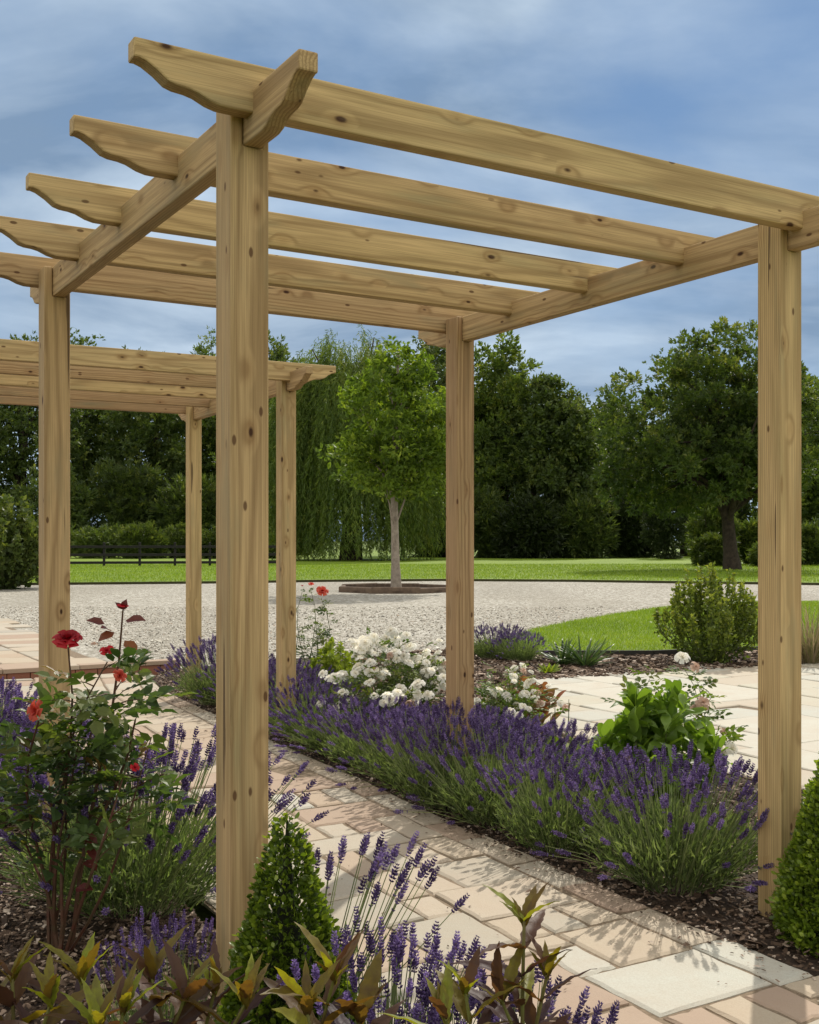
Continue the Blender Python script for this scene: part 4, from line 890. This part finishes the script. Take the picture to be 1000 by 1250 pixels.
# ------------------------------------------------------------------ trees beyond the lawns
def ptree(label, px, D, ytop, wpx, mat, seed, ylow=668, name='dark_tree', dens=1.0, group='trees beyond the lawn', taper=1.0):
    X=(px-500)*D/FPX; H=hz(ytop, D)-0.4; rad=wpx/2*D/FPX; zl=max(0.8, hz(ylow, D)); zc=(H+zl)/2; rz=(H-zl)/2
    r=np.random.default_rng(seed)
    el=[(0, 0, zc, rad*0.85, rad*0.85, rz*0.95)]
    for i in range(6):
        a=r.uniform(0, 2*PI); q=r.uniform(0.35, 0.62); zz=zl+(H-zl)*r.uniform(0.15, 0.75); el.append((math.cos(a)*rad*q, math.sin(a)*rad*q, zz, rad*r.uniform(0.35, 0.55), rad*r.uniform(0.35, 0.5), rz*r.uniform(0.25, 0.42)))
    el.append((r.normal()*rad*0.15, 0, H-rz*0.28*taper, rad*0.42, rad*0.42, rz*0.30*taper))
    ncl=int(230*dens)
    return tree(name, label, (X, D, -0.1), zl+1, 0.30+rad*0.03, el, ncl, rad*0.25, 26, 0.62, mat, seed, limbs=26, group=group, fork=(0, 0, H*0.82), squash=0.8)
TREES=[(25, 96, 396, 175, 'tree_dark', 'dark tree at the left edge rising above the far pergola'),
 (100, 102, 400, 150, 'tree_mid', 'dark tree between the left front posts, left of the sky gap'),
 (190, 98, 424, 130, 'tree_dark', 'dark tree with sky gaps behind the back post of the far pergola'),
 (262, 105, 402, 150, 'tree_mid', 'tall tree behind the big front post, left of the willow'),
 (335, 92, 400, 130, 'tree_dark', 'dark tree filling the gap between the big front post and the willow'),
 (612, 82, 404, 150, 'tree_mid', 'tall leafy tree right of the back right post'),
 (678, 79, 452, 125, 'tree_dark', 'darker tree left of the cherry, sloping down to the sky notch'),
 (748, 90, 486, 130, 'tree_dark', 'dark tree behind the left flank of the cherry tree'),
 (838, 86, 470, 150, 'tree_mid', 'dark tree directly behind the cherry crown'),
 (965, 84, 440, 170, 'tree_mid', 'tree behind the right front post at the right edge'),
 (1075, 82, 420, 170, 'tree_dark', 'dark tree beyond the right picture edge'),
 (-90, 96, 410, 170, 'tree_mid', 'dark tree beyond the left picture edge'),
 (540, 86, 398, 170, 'tree_dark', 'dark tree behind the maple, right of the willow')]
for i, (px, D, yt, w, mt, lb) in enumerate(TREES): ptree(lb, px, D, yt, w, mt, 200+i)
# weeping willow
def willow(px, D, ytop, wpx, seed, nstr=3200):
    global R; R=np.random.default_rng(seed); r=R; X=(px-500)*D/FPX; H=hz(ytop, D); rad=wpx/2*D/FPX
    t=tag(empty('willow_tree', (X, D, -0.05)), 'large weeping willow with long hanging strands behind the maple', 'tree')
    tk=MB(); tk.tube([(0, 0, -.2), (0.1, 0, 2.5), (-.2, 0, 5), (0, 0, H*0.75)], [0.75, 0.6, 0.5, 0.12], 9)
    P=[]; D_=[]; L=[]; Va=[]; shade=[]
    ends=[]
    for i in range(nstr):
        a=r.uniform(0, 2*PI); el=math.asin(r.uniform(-0.05, 0.98)); q=r.uniform(0.55, 1.0); bulge=1+0.14*math.sin(a*4+1)+0.10*math.sin(a*7+el*3)
        p0=np.array([math.cos(a)*math.cos(el)*rad*q*bulge*0.92, math.sin(a)*math.cos(el)*rad*q*bulge*0.8, H*0.50+math.sin(el)*H*0.49*q*(0.92+0.08*math.sin(a*5))])
        room=p0[2]-r.uniform(0.1, 1.4); ln=min(room, r.uniform(2.0, 6.5)+(2.5 if el<0.35 else 0))
        out=np.array([math.cos(a), math.sin(a), 0]); n=int(ln/0.20)
        if n<3: continue
        s=np.linspace(0, 1, n); sw=r.normal(size=2)*0.35
        bx=p0+out*(0.9*np.sqrt(s))[:, None]*0.9+np.c_[sw[0]*s*s, sw[1]*s*s, 0.5*np.sin(s*PI*0.5)*(1-s)*1.4-ln*s]
        P.append(bx); tg=norm(np.gradient(bx, axis=0)); D_.append(norm(tg+r.normal(size=(n, 3))*0.38)); L.append(np.full(n, 0.40)*r.uniform(0.7, 1.25, n))
        Va.append(np.clip(0.5+r.normal()*0.18+r.normal(size=n)*0.15, 0, 1)); ends.append(p0)
    for j in range(40):
        e=ends[r.integers(len(ends))]; b=np.array([0, 0, r.uniform(2.5, H*0.6)]); m1=(b+e)/2+[0, 0, 1.2]; tk.tube([b, m1, e], [0.22, 0.12, 0.03], 5)
    tk.build('trunk', M['bark'], t, True)
    lf=MB(); P=np.concatenate(P); L=np.concatenate(L)
    SPR=sprig(3, 0.28, 0.05, 9, 0.75); lf.inst(SPR, P, frames(np.concatenate(D_)), np.stack([L*1.25, L, L*1.25], -1), np.concatenate(Va)); lf.build('crown', M['willow_leaf'], t)
willow(428, 68, 386, 206, 301)
# hedges and shrubs along the far side
def fbush(label, px, D, ytop, wpx, mat, seed, ybase=None, name='shrub', group='shrubs beyond the lawn', ls=0.42, n=140):
    global R; X=(px-500)*D/FPX; H=hz(ytop, D); rad=wpx/2*D/FPX; R=np.random.default_rng(seed); r=R
    t=tag(empty(name, (X, D, 0)), label, 'shrub', group)
    el=[(0, 0, H*0.45, rad*0.9, rad*0.7, H*0.52)]+[(r.uniform(-.5, .5)*rad, -0.2*rad, H*r.uniform(.2, .6), rad*.45, rad*.4, H*.36) for _ in range(4)]
    C, P, D2, k=crown_points(r, el, n, min(rad, H)*0.26, 20, 0.85, 0.35); P[:, 2]=np.abs(P[:, 2])
    lf=MB(); m=len(P); L=ls*r.uniform(0.6, 1.3, m); lf.inst(sprig(5, 0.55, 0.085, seed), P-D2*(L*.3)[:, None], frames(D2), L, np.clip(0.45+r.normal(size=m)*0.22, 0, 1)); lf.build('foliage', M[mat], t)
    st=MB(); 
    for j in range(7):
        e=C[r.integers(len(C))]; st.tube([(0, 0, -.1), e*0.5+np.array([0, 0, .1]), e], [0.05, 0.035, 0.01], 5)
    st.build('stems', M['bark'], t)
    return t
F=[(868, 56, 612, 62, 'hedge_leaf', 'rounded grey green shrub left of the cherry trunk', 'shrub'), (872, 52, 655, 62, 'hedge_leaf', 'low pale shrub on the lawn edge just left of the cherry trunk', 'shrub'),
 (925, 56, 632, 60, 'tree_mid', 'rounded shrub right behind the cherry trunk', 'shrub'), (985, 54, 640, 70, 'hedge_leaf', 'rounded shrub right of the right front post on the lawn edge', 'shrub'),
 (948, 51, 662, 60, 'hedge_leaf', 'low shrub behind the right front post at lawn edge', 'shrub'), (1050, 56, 625, 80, 'tree_mid', 'shrub beyond the right picture edge', 'shrub'),
 (815, 72, 566, 66, 'conifer_leaf', 'dark conical conifer left of the pale rounded shrubs', 'conifer')]
for i, (px, D, yt, w, mt, lb, nm) in enumerate(F): fbush(lb, px, D, yt, w, mt, 320+i, name=nm)
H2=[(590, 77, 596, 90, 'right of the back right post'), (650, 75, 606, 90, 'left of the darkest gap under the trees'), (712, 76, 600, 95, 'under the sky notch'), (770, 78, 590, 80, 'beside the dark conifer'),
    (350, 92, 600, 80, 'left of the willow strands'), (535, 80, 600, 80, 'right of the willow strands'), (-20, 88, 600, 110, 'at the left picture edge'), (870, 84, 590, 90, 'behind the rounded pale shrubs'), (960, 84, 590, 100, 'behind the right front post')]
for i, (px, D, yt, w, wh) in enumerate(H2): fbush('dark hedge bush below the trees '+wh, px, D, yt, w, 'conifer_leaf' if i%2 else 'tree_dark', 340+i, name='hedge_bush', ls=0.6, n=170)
H3=[(60, 76, 640, 90, 'left of the back left post'), (125, 75, 642, 70, 'between the two left posts'), (175, 74, 638, 60, 'left of the slim far post'), (222, 76, 642, 60, 'behind the slim far post'), (275, 74, 640, 70, 'behind the big front post'), (325, 75, 645, 60, 'left of the willow')]
for i, (px, D, yt, w, wh) in enumerate(H3): fbush('light green hedge beyond the black fence '+wh, px, D, yt, w, 'hedge_leaf', 360+i, name='hedge_bush', ls=0.4, n=150)
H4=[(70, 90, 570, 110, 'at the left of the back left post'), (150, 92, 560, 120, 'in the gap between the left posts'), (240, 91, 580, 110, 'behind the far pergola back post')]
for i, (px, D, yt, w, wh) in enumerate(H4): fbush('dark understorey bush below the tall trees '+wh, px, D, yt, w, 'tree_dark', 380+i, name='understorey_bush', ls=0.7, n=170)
# black post and rail fence
def fence():
    t=tag(empty('paddock_fence', (-12.2, 52, 0)), 'black post and rail fence across the far lawn on the left', 'fence')
    a, b=np.array([-22.0, 50.3, 0.0]), np.array([-6.2, 53.0, 0.0]); d=b-a; n=11; ang=math.atan2(d[1], d[0]); org=np.array([-12.2, 52, 0])
    for i in range(n):
        p=a+d*i/(n-1)-org; mb=MB(); box(mb, -0.055, 0.055, -0.055, 0.055, -0.1, 1.16, 0.5, 0, 0.02); o=mb.build('post', M['black_wood'], t); o.location=p; o.rotation_euler=(0, 0, ang)
    L=np.linalg.norm(d)
    for z in (0.22, 0.58, 0.95):
        mb=MB(); box(mb, 0, L, -0.10, -0.057, z-0.06, z+0.06, 0.5, 0, 0.006); o=mb.build('rail', M['black_wood'], t); o.location=a-org; o.rotation_euler=(0, 0, ang)
fence()
